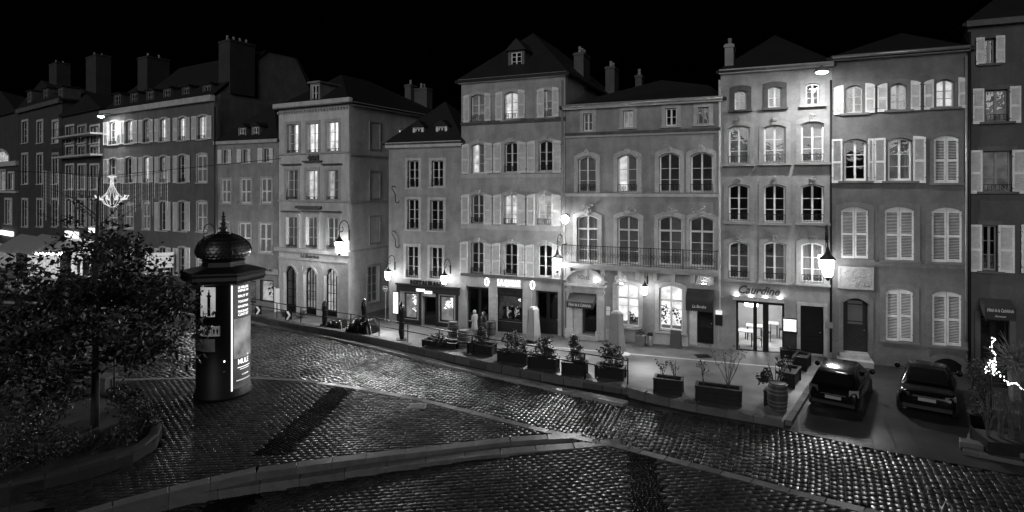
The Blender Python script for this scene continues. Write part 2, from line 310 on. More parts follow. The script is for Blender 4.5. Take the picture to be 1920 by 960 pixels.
def window(f, b, arch=0, rows=3, cols=2, li=0, sur=.14, sill=True, rail=0, cur=0, key=0, mat=None, depth=.2, smat=None, side=False, kick=0, transom=0, proud=.035, sills=.12, bars=.055, room=.9):
    "b: opening in photo pixels on the facade plane, or a (a0,a1,z0,z1) tuple when side is True"
    if side: a0, a1, z0, z1 = b; f.sholes.append((a0, a1, z0, z1, arch)); xf = f.sidexf()
    else: a0, a1, z0, z1 = f.box(b); f.holes.append((a0, a1, z0, z1, arch)); xf = None
    mat = mat or white; smat = smat or stone; m = MB(xf); w = a1 - a0; e = .006; fw = bars; D = depth
    A0, A1, Z0, Z1 = a0 + e, a1 - e, z0 + e, z1 - e; ac = (a0 + a1) / 2
    zsp = Z1 - arch if arch else Z1
    m.box(A0, A0 + fw, D - .03, D + .04, Z0, zsp); m.box(A1 - fw, A1, D - .03, D + .04, Z0, zsp); m.box(A0 + fw, A1 - fw, D - .028, D + .038, Z0, Z0 + fw * 1.3 + kick)
    n = 8 if arch else 1
    for i in range(n):
        p, q = A0 + (A1 - A0) * i / n, A0 + (A1 - A0) * (i + 1) / n
        tp, tq = arc(p, A0, A1, Z1, arch), arc(q, A0, A1, Z1, arch)
        m.prism([(p, tp - fw), (q, tq - fw), (q, tq), (p, tp)], D - .029, D + .039)
    zb, ztop = Z0 + fw * 1.3 + kick, Z1 - fw
    if transom: m.box(A0 + fw, A1 - fw, D - .04, D + .042, transom_z(z0, z1, transom) - .05, transom_z(z0, z1, transom) + .05)
    cw = (A1 - A0 - 2 * fw); mull = .045 if cols == 2 else .02
    for c in range(1, cols):
        a = A0 + fw + cw * c / cols; hw = mull if (cols == 2 or c * 2 == cols) else .012
        m.box(a - hw, a + hw, D - .034, D + .036, zb, arc(a, A0, A1, Z1, arch) - fw * .9)
    zr = zsp - fw if not arch else zsp - fw * .3
    rz = [zb + (zr - zb) * i / rows for i in range(rows + 1)]
    for z in rz[1:-1]: m.box(A0 + fw, A1 - fw, D - .02, D + .025, z - .014, z + .014)
    win = m.build('door_window' if kick > .3 else 'window', mat, f.root)
    for c in range(cols):
        p, q = A0 + fw + cw * c / cols, A0 + fw + cw * (c + 1) / cols
        for i in range(rows):
            lo, hi = rz[i] + .006, rz[i + 1] - .006
            if i == rows - 1 and arch: poly = [(p, lo), (q, lo)] + [(q + (p - q) * k / 4, arc(q + (p - q) * k / 4, A0, A1, Z1, arch) - fw * .7) for k in range(5)]
            else: poly = [(p, lo), (q, lo), (q, hi), (p, hi)]
            MB(xf).prism(poly, D, D + .008).build('pane', glass, win)
    if li:
        r = MB(xf); y0, y1 = D + .12, D + room; g = .02
        P = [(a0 - .2, y0, z0 - .05), (a1 + .2, y0, z0 - .05), (a1 + .2, y0, z1 + .1), (a0 - .2, y0, z1 + .1), (a0 - .2, y1, z0 - .05), (a1 + .2, y1, z0 - .05), (a1 + .2, y1, z1 + .1), (a0 - .2, y1, z1 + .1)]
        r.add(P, [(4, 5, 6, 7), (0, 4, 7, 3), (5, 1, 2, 6), (0, 1, 5, 4), (7, 6, 2, 3)]).build('lit_room', lit[li], win)
    if cur:
        for sgn in ((-1, 1) if cur == 1 else (-1,) if cur == 2 else (1,)):
            cm = MB(xf); x0 = a0 + .03 if sgn < 0 else a1 - .03; x1 = ac - sgn * (-.1 if cur > 1 else .02 * w) if sgn > 0 else ac - .02 * w
            if cur > 1: x1 = ac
            k = 14; V = []
            for i in range(k + 1):
                x = x0 + (x1 - x0) * i / k; y = D + .09 + .018 * math.sin(i * 2.1)
                V += [(x, y, z0 + .05), (x, y, z1 - .02)]
            cm.add(V, [(2 * i, 2 * i + 2, 2 * i + 3, 2 * i + 1) for i in range(k)]).build('curtain', curt, win)
    if sur:
        s_ = MB(xf); surround_mb(s_, a0, a1, z0, z1, arch, sur, proud); s_.build('surround', smat, win)
    if key:
        kb = MB(xf); zt_ = z1 + (sur or .1)
        kb.prism([(ac - .1, z1 - .02), (ac + .1, z1 - .02), (ac + .15, zt_ + .06), (ac - .15, zt_ + .06)], -proud - .09, .01)
        if key > 1:
            for q in range(9 if key == 2 else 16):
                an = random.uniform(0, 6.28); rr = random.uniform(.02, .1 if key == 2 else .3); r0 = random.uniform(.04, .075)
                cx_, cz_ = ac + rr * math.cos(an) * (1 if key == 2 else 1.6), zt_ + (.02 if key == 2 else .12) + rr * math.sin(an) * 1.1
                kb.lathe([(r0 * .5, -r0 * .8), (r0, 0), (r0 * .6, r0 * .8)], 6, (cx_, -proud - .06 - (.05 if key == 2 else .02), cz_))
        kb.build('keystone', smat, win)
    if sill: MB(xf).box(a0 - (sur or .05) - .04, a1 + (sur or .05) + .04, -sills, .1, z0 - .1, z0 - .003).build('sill', smat, win)
    if rail:
        rm = MB(xf); railing_mb(rm, a0 + .02, a1 - .02, z0 + .02, rail, -.04 if not side else .05); rm.build('railing', iron, win)
    return win
def transom_z(z0, z1, t): return z0 + (z1 - z0) * t
def shutter(f, b, closed=False, arch=0, mat=None, half=None, label=None, dd=0):
    a0, a1, z0, z1 = f.box(b); m = MB(); y0, y1 = (.04, .08) if closed else (-.11 - dd, -.06 - dd); sw = .07 if a1 - a0 > .4 else .05
    if closed: a0 += .008; a1 -= .008
    zl_ = lambda a: z1 - (arch * ((a1 - a) / (a1 - a0)) ** 2 if half == 'l' else arch * ((a - a0) / (a1 - a0)) ** 2 if half == 'r' else 0)
    m.box(a0, a0 + sw, y0, y1, z0, zl_(a0) ); m.box(a1 - sw, a1, y0, y1, z0, zl_(a1))
    zt_ = min(zl_(a0), zl_(a1)); m.box(a0 + sw, a1 - sw, y0 + .002, y1 - .002, z0, z0 + .12)
    n = 5 if arch else 1
    for i in range(n):
        p, q = a0 + sw + (a1 - a0 - 2 * sw) * i / n, a0 + sw + (a1 - a0 - 2 * sw) * (i + 1) / n
        m.prism([(p, zt_ - .1), (q, zt_ - .1), (q, zl_(q)), (p, zl_(p))], y0 + .002, y1 - .002)
    mids = [z0 + (z1 - z0) * .47] if z1 - z0 < 2.6 or True else []
    for z in mids: m.box(a0 + sw, a1 - sw, y0 + .001, y1 - .001, z - .05, z + .05)
    ri = (0, .25) if closed else (.8, 0)
    for lo, hi in ((z0 + .12, mids[0] - .05), (mids[0] + .05, zt_ - .1)):
        k = max(3, int((hi - lo) / .065)); st = (hi - lo) / k
        for i in range(k):
            z = lo + st * i; t = .006 if closed else .009
            p0, p1 = z + st * ri[0], z + st * ri[1]; ya, yb = y0 + .012, y1 - .004
            m.add([(a0 + sw, ya, p0), (a1 - sw, ya, p0), (a1 - sw, yb, p1), (a0 + sw, yb, p1), (a0 + sw, ya, p0 + t), (a1 - sw, ya, p0 + t), (a1 - sw, yb, p1 + t), (a0 + sw, yb, p1 + t)],
                  [(3, 2, 1, 0), (4, 5, 6, 7), (0, 1, 5, 4), (2, 3, 7, 6)])
    if not closed: m.box(a0 + .01, a1 - .01, y1 - .001, y1 + .004, z0 + .02, zt_ - .02)
    o = m.build('shutter', mat or shutm, f.root)
    h = MB()
    for fz in (.12, .85):
        z = z0 + (z1 - z0) * fz; x = a0 if half != 'r' else a1
        h.box(x - .03, x + .03, y0 - .012, y0 - .002, z - .015, z + .015)
    h.build('hinge', iron, o)
    return o
def closed_pair(f, b, arch=0, mat=None, sur=.16, sill=True, smat=None, key=0):
    "a window shut behind two louvred leaves"
    x0, y0, x1, y1 = b; xm = (x0 + x1) / 2; a0, a1, z0, z1 = f.box(b); f.holes.append((a0, a1, z0, z1, arch))
    shutter(f, (x0, y0, xm, y1), True, arch, mat, 'l'); shutter(f, (xm, y0, x1, y1), True, arch, mat, 'r')
    s_ = MB(); surround_mb(s_, a0, a1, z0, z1, arch, sur, .03); o = s_.build('surround', smat or stone, f.root)
    if sill: MB().box(a0 - sur - .03, a1 + sur + .03, -.1, .1, z0 - .1, z0 - .003).build('sill', smat or stone, o)
def panel_door(f, b, mat=wood_dk, arch=0, sur=.18, smat=None, leaves=1, glaz=None, diamond=False, depth=.26):
    a0, a1, z0, z1 = f.box(b); z0 = z0; f.holes.append((a0, a1, z0, z1, arch)); m = MB()
    m.prism(archpoly(a0 + .004, a1 - .004, z0, z1 - .004, arch), depth, depth + .06)
    o = m.build('door', mat, f.root); p = MB(); W = (a1 - a0) / leaves
    for i in range(leaves):
        x0, x1 = a0 + W * i + .1, a0 + W * (i + 1) - .1; H = z1 - z0 - arch
        if diamond:
            c, zc, r = (x0 + x1) / 2, z0 + H * .27, (x1 - x0) * .48
            for k in range(4):
                t0, t1 = R(90 * k), R(90 * k + 90)
                p.bar((c + r * math.cos(t0), depth - .012, zc + r * math.sin(t0)), (c + r * math.cos(t1), depth - .012, zc + r * math.sin(t1)), .03, .045)
            p.bar((c - r / 2, depth - .012, zc - r / 2), (c + r / 2, depth - .012, zc + r / 2), .03, .045); p.bar((c - r / 2, depth - .014, zc + r / 2), (c + r / 2, depth - .014, zc - r / 2), .03, .045)
            p.box(x0, x1, depth - .05, depth - .002, z0 + H * .52, z0 + H * .56); fr = ((.6, .97),)
        else: fr = ((.06, .3), (.36, .95)) if not glaz else ((.06, .34),)
        for lo, hi in fr:
            zz0, zz1 = z0 + H * lo, z0 + H * hi
            for q in ((x0, x1, zz0, zz0 + .05), (x0, x1, zz1 - .05, zz1), (x0, x0 + .05, zz0 + .05, zz1 - .05), (x1 - .05, x1, zz0 + .05, zz1 - .05)):
                p.box(q[0], q[1], depth - .028, depth - .002, q[2], q[3])
        if glaz: MB().box(x0, x1, depth - .012, depth - .003, z0 + H * .4, z0 + H * .94).build('pane', glaz, o)
    p.build('moulding', mat, o)
    MB().lathe([(.02, 0), (.035, .02), (.02, .05)], 8, (a1 - .12, depth - .04, z0 + 1.02)).build('handle', zinc, o)
    if sur:
        s_ = MB(); surround_mb(s_, a0, a1, z0, z1, arch, sur, .05); s_.build('surround', smat or stone, o)
    return o
def facade_text(f, s, b, mat, d=-.05, parent=None, extrude=.012, shear=0, bold=0, fit='both', name='lettering', spacing=1):
    a0, a1, z0, z1 = f.box(b); ac, zc = (a0 + a1) / 2, (z0 + z1) / 2
    return textmb(s, a1 - a0, (z1 - z0) if fit == 'both' else None, extrude, shear, lambda x, y, z: (ac + x, d - z, zc + y), bold, spacing).build(name, mat, parent or f.root)
def lantern(pos, out, label, size=1.0, reach=.5, strength=None):
    "wall lantern: pos is the centre of the glass, out the way it hangs away from the wall (unit xy)"
    t = thing('wall_lantern', label, 'lantern', pos, math.atan2(out.y, out.x), 'lanterns on the house fronts')
    s = size; g = MB().lathe([(.09 * s, -.3 * s), (.15 * s, -.2 * s), (.19 * s, .2 * s), (.185 * s, .24 * s)], 6)
    gb = MB(); gb.v = g.v; fr_ = [fc for fc in g.f if sum(g.v[i][0] for i in fc) / len(fc) > .045 * s]; gb.f = [fc for fc in g.f if fc not in fr_]; g.f = fr_
    g.build('glass', strength or lampm, t); gb.build('dim_back', em('dim_back_glow', 34), t)  # wall-side faces given a weaker glow so the wall does not burn out
    c = MB().lathe([(.25 * s, .24 * s), (.24 * s, .27 * s), (.1 * s, .4 * s), (.06 * s, .5 * s), (.03 * s, .62 * s)], 6); c.build('cap', iron, t)
    k = MB()
    for i in range(6):
        a = i * math.pi / 3; k.bar((.19 * s * math.cos(a), .19 * s * math.sin(a), .24 * s), (.095 * s * math.cos(a), .095 * s * math.sin(a), -.3 * s), .014 * s)
    k.lathe([(.03 * s, -.42 * s), (.09 * s, -.32 * s), (.1 * s, -.295 * s)], 6); k.build('cage', iron, t)
    L_ = reach; br = MB(); pts = [(-L_ + .02, 0, .35 * s)]
    pts += [(-L_ + .02, 0, .75 * s)] + [(-L_ / 2 + .02 - (L_ / 2) * math.cos(q), 0, .85 * s + .42 * s * math.sin(q)) for q in [i * math.pi / 8 for i in range(9)]]
    pts += [(.02 - (.1 - .1 * math.cos(q)) * s * 1.4, 0, .85 * s - .13 * s * math.sin(q)) for q in [i * .6 for i in range(1, 8)]]
    br.tube(pts, .022 * s, 6); br.tube([(0, 0, .6 * s), (-.02 * s, 0, .72 * s)], .02 * s); br.box(-L_ - .03, -L_ + .02, -.05, .05, .25 * s, .8 * s)
    br.build('bracket', iron, t, True)
    return t
# ------------------------------------------------------------------ the houses
def mp_(px):
    m = (px - 960) / F; t = (15.2 - m * 27.8) / (.916 + .401 * m); return (15.2 - .916 * t, 27.8 + .401 * t)
def roof_mb(f, polys, mat, name='roof', parent=None):
    m = MB()
    for p in polys: m.add([tuple(q) for q in p], [tuple(range(len(p)))])
    return m.build(name, mat, parent or f.root)
def hip_roof(f, apex_px, d_apex, mat, over=.25, ez=None, ridge_back=None, right_apex=None):
    E = (ez or f.ztop) + .02; W, D, o = f.W, f.depth, over
    sa, za = f.at(apex_px[0], apex_px[1], d_apex)
    a = (sa, d_apex, za); b = (sa, D - (ridge_back or d_apex), za)
    if right_apex: r = f.at(*right_apex, d_apex); b2 = (r[0], d_apex, r[1])
    e0, e1, e2, e3 = (-o, -o, E), (W + o, -o, E), (W + o, D + o, E), (-o, D + o, E)
    low = [(x, y, z - .12) for x, y, z in (e0, e1, e2, e3)]
    if right_apex: P = [(e0, e1, b2, a), (e1, e2, b2), (e2, e3, a, b2), (e3, e0, a)]
    else: P = [(e0, e1, a), (e1, e2, b, a), (e2, e3, b), (e3, e0, a, b)]
    P += [(low[0], low[1], e1, e0), (low[1], low[2], e2, e1), (low[3], low[0], e0, e3), tuple(low[::-1])]
    return roof_mb(f, P, mat)
def chimney(f, b, d, dd, mat, roof, pots=2, zlow=None):
    a0, a1, z0, z1 = f.box(b, d); o = MB().box(a0, a1, d, d + dd, z0 - 1.2, z1).box(a0 - .05, a1 + .05, d - .05, d + dd + .05, z1 - .18, z1 - .06).build('chimney', mat, roof)
    m = MB()
    for i in range(pots): m.lathe([(.1, 0), (.12, .12), (.09, .2), (.11, .42)], 8, ((a0 + a1) / 2, d + dd * (i + .5) / pots, z1 - .01))
    m.build('chimney_pot', pm('terracotta', .25, .8), roof); return o
def dormer(f, b, d, mat, rmat, li=0, rows=3, peak=.55, pad=.18, flat=False, back=2.6, fm=None):
    a0, a1, z0, z1 = f.box(b, d); w = a1 - a0; p = pad
    m = MB(); m.box(a0 - p, a0, d, d + .3, z0 - .25, z1 + .12); m.box(a1, a1 + p, d, d + .3, z0 - .25, z1 + .12); m.box(a0, a1, d + .002, d + .3, z0 - .25, z0); m.box(a0, a1, d + .002, d + .3, z1, z1 + .12)
    m.box(a0 - p + .01, a0, d + .3, d + back, z0 - .25, z1 + .11); m.box(a1, a1 + p - .01, d + .3, d + back, z0 - .25, z1 + .11); m.box(a0, a1, d + .9, d + back, z0 - .2, z1 + .1)
    o = m.build('dormer', mat, f.root); r = MB(); c = (a0 + a1) / 2; zz = z1 + .12
    if flat: r.box(a0 - p - .12, a1 + p + .12, d - .15, d + back, zz, zz + .12)
    else: r.add([(a0 - p - .15, d - .18, zz - .05), (a1 + p + .15, d - .18, zz - .05), (c, d - .05, zz + peak), (a0 - p - .15, d + back, zz - .05), (a1 + p + .15, d + back, zz - .05), (c, d + back, zz + peak)], [(0, 1, 2), (0, 2, 5, 3), (1, 4, 5, 2), (3, 4, 1, 0), (5, 4, 3)])
    r.build('dormer_roof', rmat, o); fr = MB(); e = .004; fw = .06
    fr.box(a0 + e, a0 + fw, d + .08, d + .14, z0 + e, z1 - e); fr.box(a1 - fw, a1 - e, d + .08, d + .14, z0 + e, z1 - e); fr.box(a0 + fw, a1 - fw, d + .081, d + .139, z0 + e, z0 + .08); fr.box(a0 + fw, a1 - fw, d + .081, d + .139, z1 - .07, z1 - e); fr.box(c - .04, c + .04, d + .079, d + .141, z0 + .08, z1 - .07)
    for i in range(1, rows): z = z0 + (z1 - z0) * i / rows; fr.box(a0 + fw, a1 - fw, d + .09, d + .13, z - .015, z + .015)
    fr.build('window_frame', fm or white, o)
    for s0, s1 in ((a0 + fw, c - .04), (c + .04, a1 - fw)): MB().box(s0, s1, d + .105, d + .112, z0 + .08, z1 - .07).build('pane', glass, o)
    if li: MB().box(a0 + .01, a1 - .01, d + .6, d + .62, z0, z1).build('lit_room', lit[li], o)
    return o
def gutter(f, px0, py0, mat=zinc, over=.12, r=.08):
    z = f.at(px0, py0, -.25)[1]; return MB().tube([(-over, -.3, z), (f.W / 2, -.3, z), (f.W + over, -.3, z)], r, 8).build('gutter', mat, f.root, True)

# ---- pale corner house with the restaurant (three storeys, pyramid roof)
f = b3 = Facade('corner_house', 'narrow pale corner house with pyramid roof and RESTAURANT lettering over its shopfront', mp_(729), mp_(865), 6)
for i, b in enumerate([(764, 301, 785, 352), (809, 301, 831, 350), (763.5, 374, 785, 430), (806, 375, 831, 432), (761, 462, 784, 520), (806, 464, 829, 522)]):
    window(f, b, rows=3, sur=.17, rail=.42, sill=True, proud=.03, depth=.24, smat=stone_lt, sills=.06)
shop = pm('shopfront_paint', .02, .55, .2, 3, .05, 40, spec=.2)
def display(f, b, mat, inner=None, room=1.2, name='shop_window'):
    a0, a1, z0, z1 = f.box(b); f.holes.append((a0, a1, z0, z1, 0)); e = .005; m = MB()
    for q in ((a0 + e, a0 + .07, z0 + e, z1 - e), (a1 - .07, a1 - e, z0 + e, z1 - e), (a0 + .07, a1 - .07, z0 + e, z0 + .1), (a0 + .07, a1 - .07, z1 - .08, z1 - e)): m.box(q[0], q[1], .03, .1, q[2], q[3])
    o = m.build(name, mat, f.root); MB().box(a0 + .07, a1 - .07, .06, .07, z0 + .1, z1 - .08).build('pane', glass, o)
    if inner:
        P = [(a0 - .1, .36, z0 - .02), (a1 + .1, .36, z0 - .02), (a1 + .1, .36, z1 + .05), (a0 - .1, .36, z1 + .05), (a0 - .1, room, z0 - .02), (a1 + .1, room, z0 - .02), (a1 + .1, room, z1 + .05), (a0 - .1, room, z1 + .05)]
        MB().add(P, [(4, 5, 6, 7), (0, 4, 7, 3), (5, 1, 2, 6), (0, 1, 5, 4), (7, 6, 2, 3)]).build('lit_room', inner, o)
    return o, (a0, a1, z0, z1)
def foliage_mb(m, c, r, n, size, squash=(1, 1, 1), rnd=random):
    for _ in range(n):
        while True:
            p = Vector((rnd.uniform(-1, 1), rnd.uniform(-1, 1), rnd.uniform(-1, 1)))
            if p.length < 1: break
        p = Vector((c[0] + p.x * r * squash[0], c[1] + p.y * r * squash[1], c[2] + p.z * r * squash[2]))
        d = Vector((rnd.gauss(0, 1), rnd.gauss(0, 1), rnd.gauss(-.3, .8))).normalized(); q = d.cross(Vector((rnd.gauss(0, 1), rnd.gauss(0, 1), rnd.gauss(0, 1)))).normalized(); s = size * rnd.uniform(.6, 1.3)
        k = d.cross(q) * s * .18
        m.add([tuple(p), tuple(p + d * s * .45 + q * s * .28 + k), tuple(p + d * s), tuple(p + d * s * .45 - q * s * .28 + k)], [(0, 1, 2), (0, 2, 3)])
for b in ((758, 549, 782, 598), (824, 555, 851, 604)):
    o, q = display(f, b, shop, lit[2])
    m = MB(); rr = random.Random(int(b[0]))
    for k in range(5): foliage_mb(m, ((q[0] + q[1]) / 2 + rr.uniform(-.3, .3), .75, q[2] + (q[3] - q[2]) * rr.uniform(.1, .95)), .28, 26, .16, (1, .4, 1), rr)
    m.build('window_decoration', em('white_decoration_glow', 2.2, .3, 8), o)
panel_door(f, (792, 556, 817, 622), shop, sur=0, glaz=glass_dk)
a0, a1, z0, z1 = f.box((745, 540, 862, 625)); zq = f.box((800, 537, 806, 549))
m = MB().box(a0, a1, -.1, .02, zq[2], zq[3]).box(a0 - .03, a1 + .03, -.2, .02, zq[3], zq[3] + .09)
for px in (747, 788, 820, 857): k = f.at(px, 590)[0]; m.box(k - .09, k + .09, -.06, .02, -2, zq[2])
m.build('shopfront', shop, f.root)
for px0, px1 in ((749, 787), (821, 855)):
    k0, k1 = f.at(px0, 610)[0], f.at(px1, 610)[0]; MB().box(k0, k1, -.03, .02, -2, f.at(770, 599)[1] if px0 < 800 else f.at(840, 606)[1]).build('stall_riser', shop, f.root)
facade_text(f, 'RESTAURANT', (770, 526.5, 834, 539), black, -.06, extrude=.02, bold=.05)
for b in ((783, 541, 798, 546), (798, 545, 812, 550)): 
    q = f.box(b); MB().box(q[0], q[1], -.17, -.11, q[2], q[3]).build('small_sign', em('small_sign_glow', 1.6), f.root)  # small white signs glow by themselves
q = f.box((728.5, 545, 741, 588), -.05); MB().box(q[0] + .35, q[1] + .3, -.1, -.003, q[2], q[3]).build('menu_case', wood_dk, f.root); MB().box(q[0] + .4, q[1] + .25, -.112, -.101, q[2] + .06, q[3] - .06).build('lit_menu', em('lit_menu_glow', 1.8, .3, 6), f.root)
for py in (348, 432):
    k, z = f.at(742, py + 16); k = max(k, .42); m = MB()
    m.tube([(k - .15 * math.cos(t) - .12, -.06, z + .38 + .15 * math.sin(t)) for t in [i * .5 for i in range(0, 7)]][::-1] + [(k, -.06, z), ] + [(k + .12 + .15 * -math.cos(t) + .03, -.06, z - .4 - .15 * math.sin(t)) for t in [i * .5 for i in range(0, 7)]], .025, 6)
    m.build('wall_anchor', iron, f.root, True)
f.wall(f.at(795, 268)[1], pl_a)
f.band('cornice', 266, 276, stone_lt, .28, .1)
r_ = hip_roof(f, (835, 190), 3.0, roofm, .28)
dormer(f, (778, 240, 790, 257), .5, white, roofm, rows=2, peak=.35, pad=.16, back=1.6); dormer(f, (821.5, 238, 834, 255), .5, white, roofm, rows=2, peak=.35, pad=.16, back=1.6)

# ---- five storey house with the glowing bar sign
f = b5 = Facade('shuttered_house', 'tall five storey house with pale shutters and a glowing white bar sign', mp_(865), mp_(1060), 14)
W5 = [  # opening, left leaf, right leaf, lit, rail
 ((883, 177, 909, 228), (870, 178, 881, 230), (909.5, 174, 921, 227), 1), ((945, 172, 971, 224), (930, 172, 943, 226), (972, 168, 985, 222), 4), ((1010, 169, 1036, 220), (1008, 166, 1021, 221), (1036, 163, 1048.5, 219), 1),
 ((884, 269, 909, 325), (867, 270, 880, 326), (909, 267, 924, 325), 4), ((946, 266, 971, 323), (926, 267, 941, 324), (971, 265, 987, 324), 0), ((1010, 263, 1036, 321), (989, 264, 1004, 324), (1037, 262, 1052.5, 324), 0),
 ((884, 364, 908, 419), (866, 364, 880, 420), (908, 364, 923, 421), 0), ((945, 364, 970, 421), (926, 364, 940, 421), (970, 364, 985, 422), 4), ((1008, 364, 1034, 422), (988.5, 364, 1003, 423), (1035, 364, 1052, 424), 3),
 ((883, 453, 908, 513), (863.5, 452, 878, 514), (908, 455, 921, 517), 0), ((945, 456, 970, 516), (923, 455, 938.5, 518), (971, 457, 984, 521), 0), ((1008, 458, 1035, 520), (986, 458, 1002, 522), (1036, 458, 1052, 525), 0)]
for i, (o_, l, r, li) in enumerate(W5):
    window(f, o_, arch=.14, rows=3, li=li, sur=.17, rail=.34 if i not in (3, 11) else 0, proud=.04, key=1 if i > 2 else 0, sills=.1, cur=3 if i in (3,) else 0)
    shutter(f, l, arch=.08, half='r' if False else 'l'); shutter(f, r, arch=.08, half='r')
panel_door(f, (874, 538, 918, 624), shop, sur=0, leaves=2, glaz=glass_dk, depth=.3)
o, q = display(f, (933, 553, 980, 603), shop, em('bar_room_glow', .045, .8, 1.6), 2.2)
m = MB(); rr = random.Random(5)
for k in range(9): foliage_mb(m, (q[0] + (q[1] - q[0]) * rr.uniform(.1, .9), .9, q[2] + rr.uniform(.1, .6)), .22, 16, .16, (1, .5, 1), rr)
m.build('glow_blob', em('warm_window_glow', .45, .7, 9), o); m = MB()  # glowing blobs added as bright spots inside the bar
for k in range(7): m.lathe([(.01, -.05), (.05, 0), (.01, .05)], 8, (q[0] + (q[1] - q[0]) * rr.uniform(.08, .92), 1.3 + rr.uniform(0, .6), q[3] - rr.uniform(.2, .9)))
m.build('bar_lamp', em('bar_lamp_glow', 1.6), o); m = MB()
for k in range(6): x = q[0] + (q[1] - q[0]) * (k + .5) / 6; m.lathe([(.14, 0), (.16, .1), (.1, .5), (.14, .75), (.05, .8)], 8, (x, .75 + .2 * (k % 2), q[2] - .1))
m.build('seat_back', black, o)
a0, a1, z0, z1 = f.box((933, 603, 980, 632)); MB().box(a0, a1, -.02, .015, -2, z1 - .004).build('stall_riser', shop, f.root)
a0, a1, z0, z1 = f.box((933, 540, 980, 553)); MB().box(a0, a1, -.03, .015, z0 + .004, z1).build('sign_board', shop, f.root); facade_text(f, 'Bar à vins', (943, 543, 971, 549), black, -.035, extrude=.004, shear=.2)
panel_door(f, (1004, 546, 1046, 634), shop, sur=0, leaves=2, glaz=glass_dk, depth=.3)
s_o = facade_text(f, 'LA QUILLE', (935, 525, 976, 537), em('sign_letter_glow', 5), -.12, extrude=.03, bold=.03)
a0, a1, z0, z1 = f.box((933, 523, 978, 539)); MB().box(a0, a1, -.1, -.06, z0, z1).build('sign_box', em('sign_box_glow', .55), s_o)
for b in ((910, 521, 918, 535), (996, 527, 1003, 541)):
    a0, a1, z0, z1 = f.box(b); m = MB(); m.tube([((a0 + a1) / 2 + .12 * math.cos(t), -.1, (z0 + z1) / 2 + .22 * math.sin(t)) for t in [i * .45 for i in range(15)]], .03, 5); m.build('neon_bottle', em('neon_glow', 4), s_o)
f.wall(f.at(960, 146)[1], pl_a, reveal=.34)
f.band('string_course', 224, 231, stone_dk, .1); f.band('string_course', 327, 333, stone, .06); f.band('string_course', 423, 431, stone, .06); f.band('string_course', 517, 523, stone_dk, .12)
f.band('cornice', 143, 150, stone, .22, .12); f.pipe(1054, 150, 640)
for px in (925, 989):
    k = f.at(px, 560)[0]; MB().box(k - .28, k + .28, -.06, .02, -2, f.at(px, 524)[1]).build('pilaster', stone, f.root)
r_ = hip_roof(f, (1000, 62), 4.5, roofm, .3)
dormer(f, (958, 97, 978, 133), .9, pl_c, roofm, rows=4, peak=.7, back=2.5)
chimney(f, (1076, 98, 1094, 145), 5, 1.5, pl_d, r_, 3); chimney(f, (1135, 124, 1152, 168), 9.5, 1.3, pl_d, r_, 2)

# ---- hotel with the long balcony
f = b7 = Facade('hotel', 'wide hotel front with long iron balcony, carved window heads and arched entrance pediment', mp_(1061), mp_(1351), 9)
for i, b in enumerate([(1094, 213, 1111, 246), (1168.5, 207, 1187, 239), (1248, 203, 1269, 236), (1308, 201, 1329, 233)]):
    window(f, b, rows=2, sur=.2, sill=True, proud=.04, depth=.16, li=(0, 2, 0, 0)[i], cur=(1, 0, 0, 1)[i], mat=greypaint if i == 3 else white)
for i, b in enumerate([(1084, 292, 1118, 361), (1158, 289, 1195, 361), (1236, 286, 1275, 361), (1295, 285, 1337, 361)]):
    window(f, b, arch=.22, rows=3, sur=.22, smat=stone, sill=False, rail=.42, key=2, proud=.06, li=(0, 4, 0, 0)[i], cur=(1, 3, 0, 0)[i], bars=.07)
for i, b in enumerate([(1082, 403, 1121, 491), (1158, 404, 1198, 495), (1235, 405, 1279, 498), (1293, 406, 1339, 501)]):
    window(f, b, arch=.2, rows=4, sur=.22, smat=stone, sill=False, key=3, proud=.07, cur=(1, 1, 3, 0)[i], transom=.7, li=(1, 0, 0, 0)[i], bars=.07)
for i, b in enumerate([(1156, 532, 1198, 613), (1236, 535, 1280, 622)]):
    window(f, b, arch=.18, rows=2, sur=.2, sill=True, proud=.06, li=5, transom=.66, bars=.07, room=1.4, mat=stone_lt if False else white)
f.wall(f.at(1205, 193)[1], pl_b)
panel_door(f, (1092, 566, 1119, 626), wood_dk, sur=0, glaz=glass_dk, depth=.5)
q = f.box((1076, 566, 1092, 628)); MB().box(q[0], q[1], -.05, .02, q[2], q[3]).build('door_jamb_panel', stone_lt, f.root)
panel_door(f, (1307, 572, 1338, 646), wood_dk, sur=0, glaz=glass, depth=.3)
q = f.box((1293, 573, 1307, 646)); MB().box(q[0], q[1], -.03, .03, q[2], q[3]).build('white_door_panel', stone_lt, f.root)
f.holes and None
f.band('cornice', 190, 199, stone, .3, .1); gutter(f, 1205, 192); f.band('string_course', 245, 250, stone_dk, .22); f.band('string_course', 250, 254, stone, .12); f.band('string_course', 363, 369, stone, .1)
zb = f.at(1205, 497)[1]; m = MB().box(.02, f.W - .05, -.85, .02, zb - .16, zb).box(.02, f.W - .05, -.6, .02, zb - .3, zb - .16)
bal = m.build('balcony', stone, f.root); m = MB(); railing_mb(m, .05, f.W - .1, zb, 1.0, -.8, 60); m.box(.05, .08, -.8, 0, zb + .95, zb + 1); m.box(f.W - .13, f.W - .1, -.8, 0, zb + .95, zb + 1)
for i in range(6): m.box(.05 + (f.W - .2) * i / 5 - .015, .05 + (f.W - .2) * i / 5 + .015, -.815, -.785, zb, zb + 1.02)
m.build('balcony_railing', iron, bal)
for i in range(9):
    k = .3 + (f.W - .7) * i / 8; MB().prism([(k - .09, zb - .75), (k + .09, zb - .75), (k + .09, zb - .3), (k - .09, zb - .3)], -.35, .02).build('corbel', stone, bal)
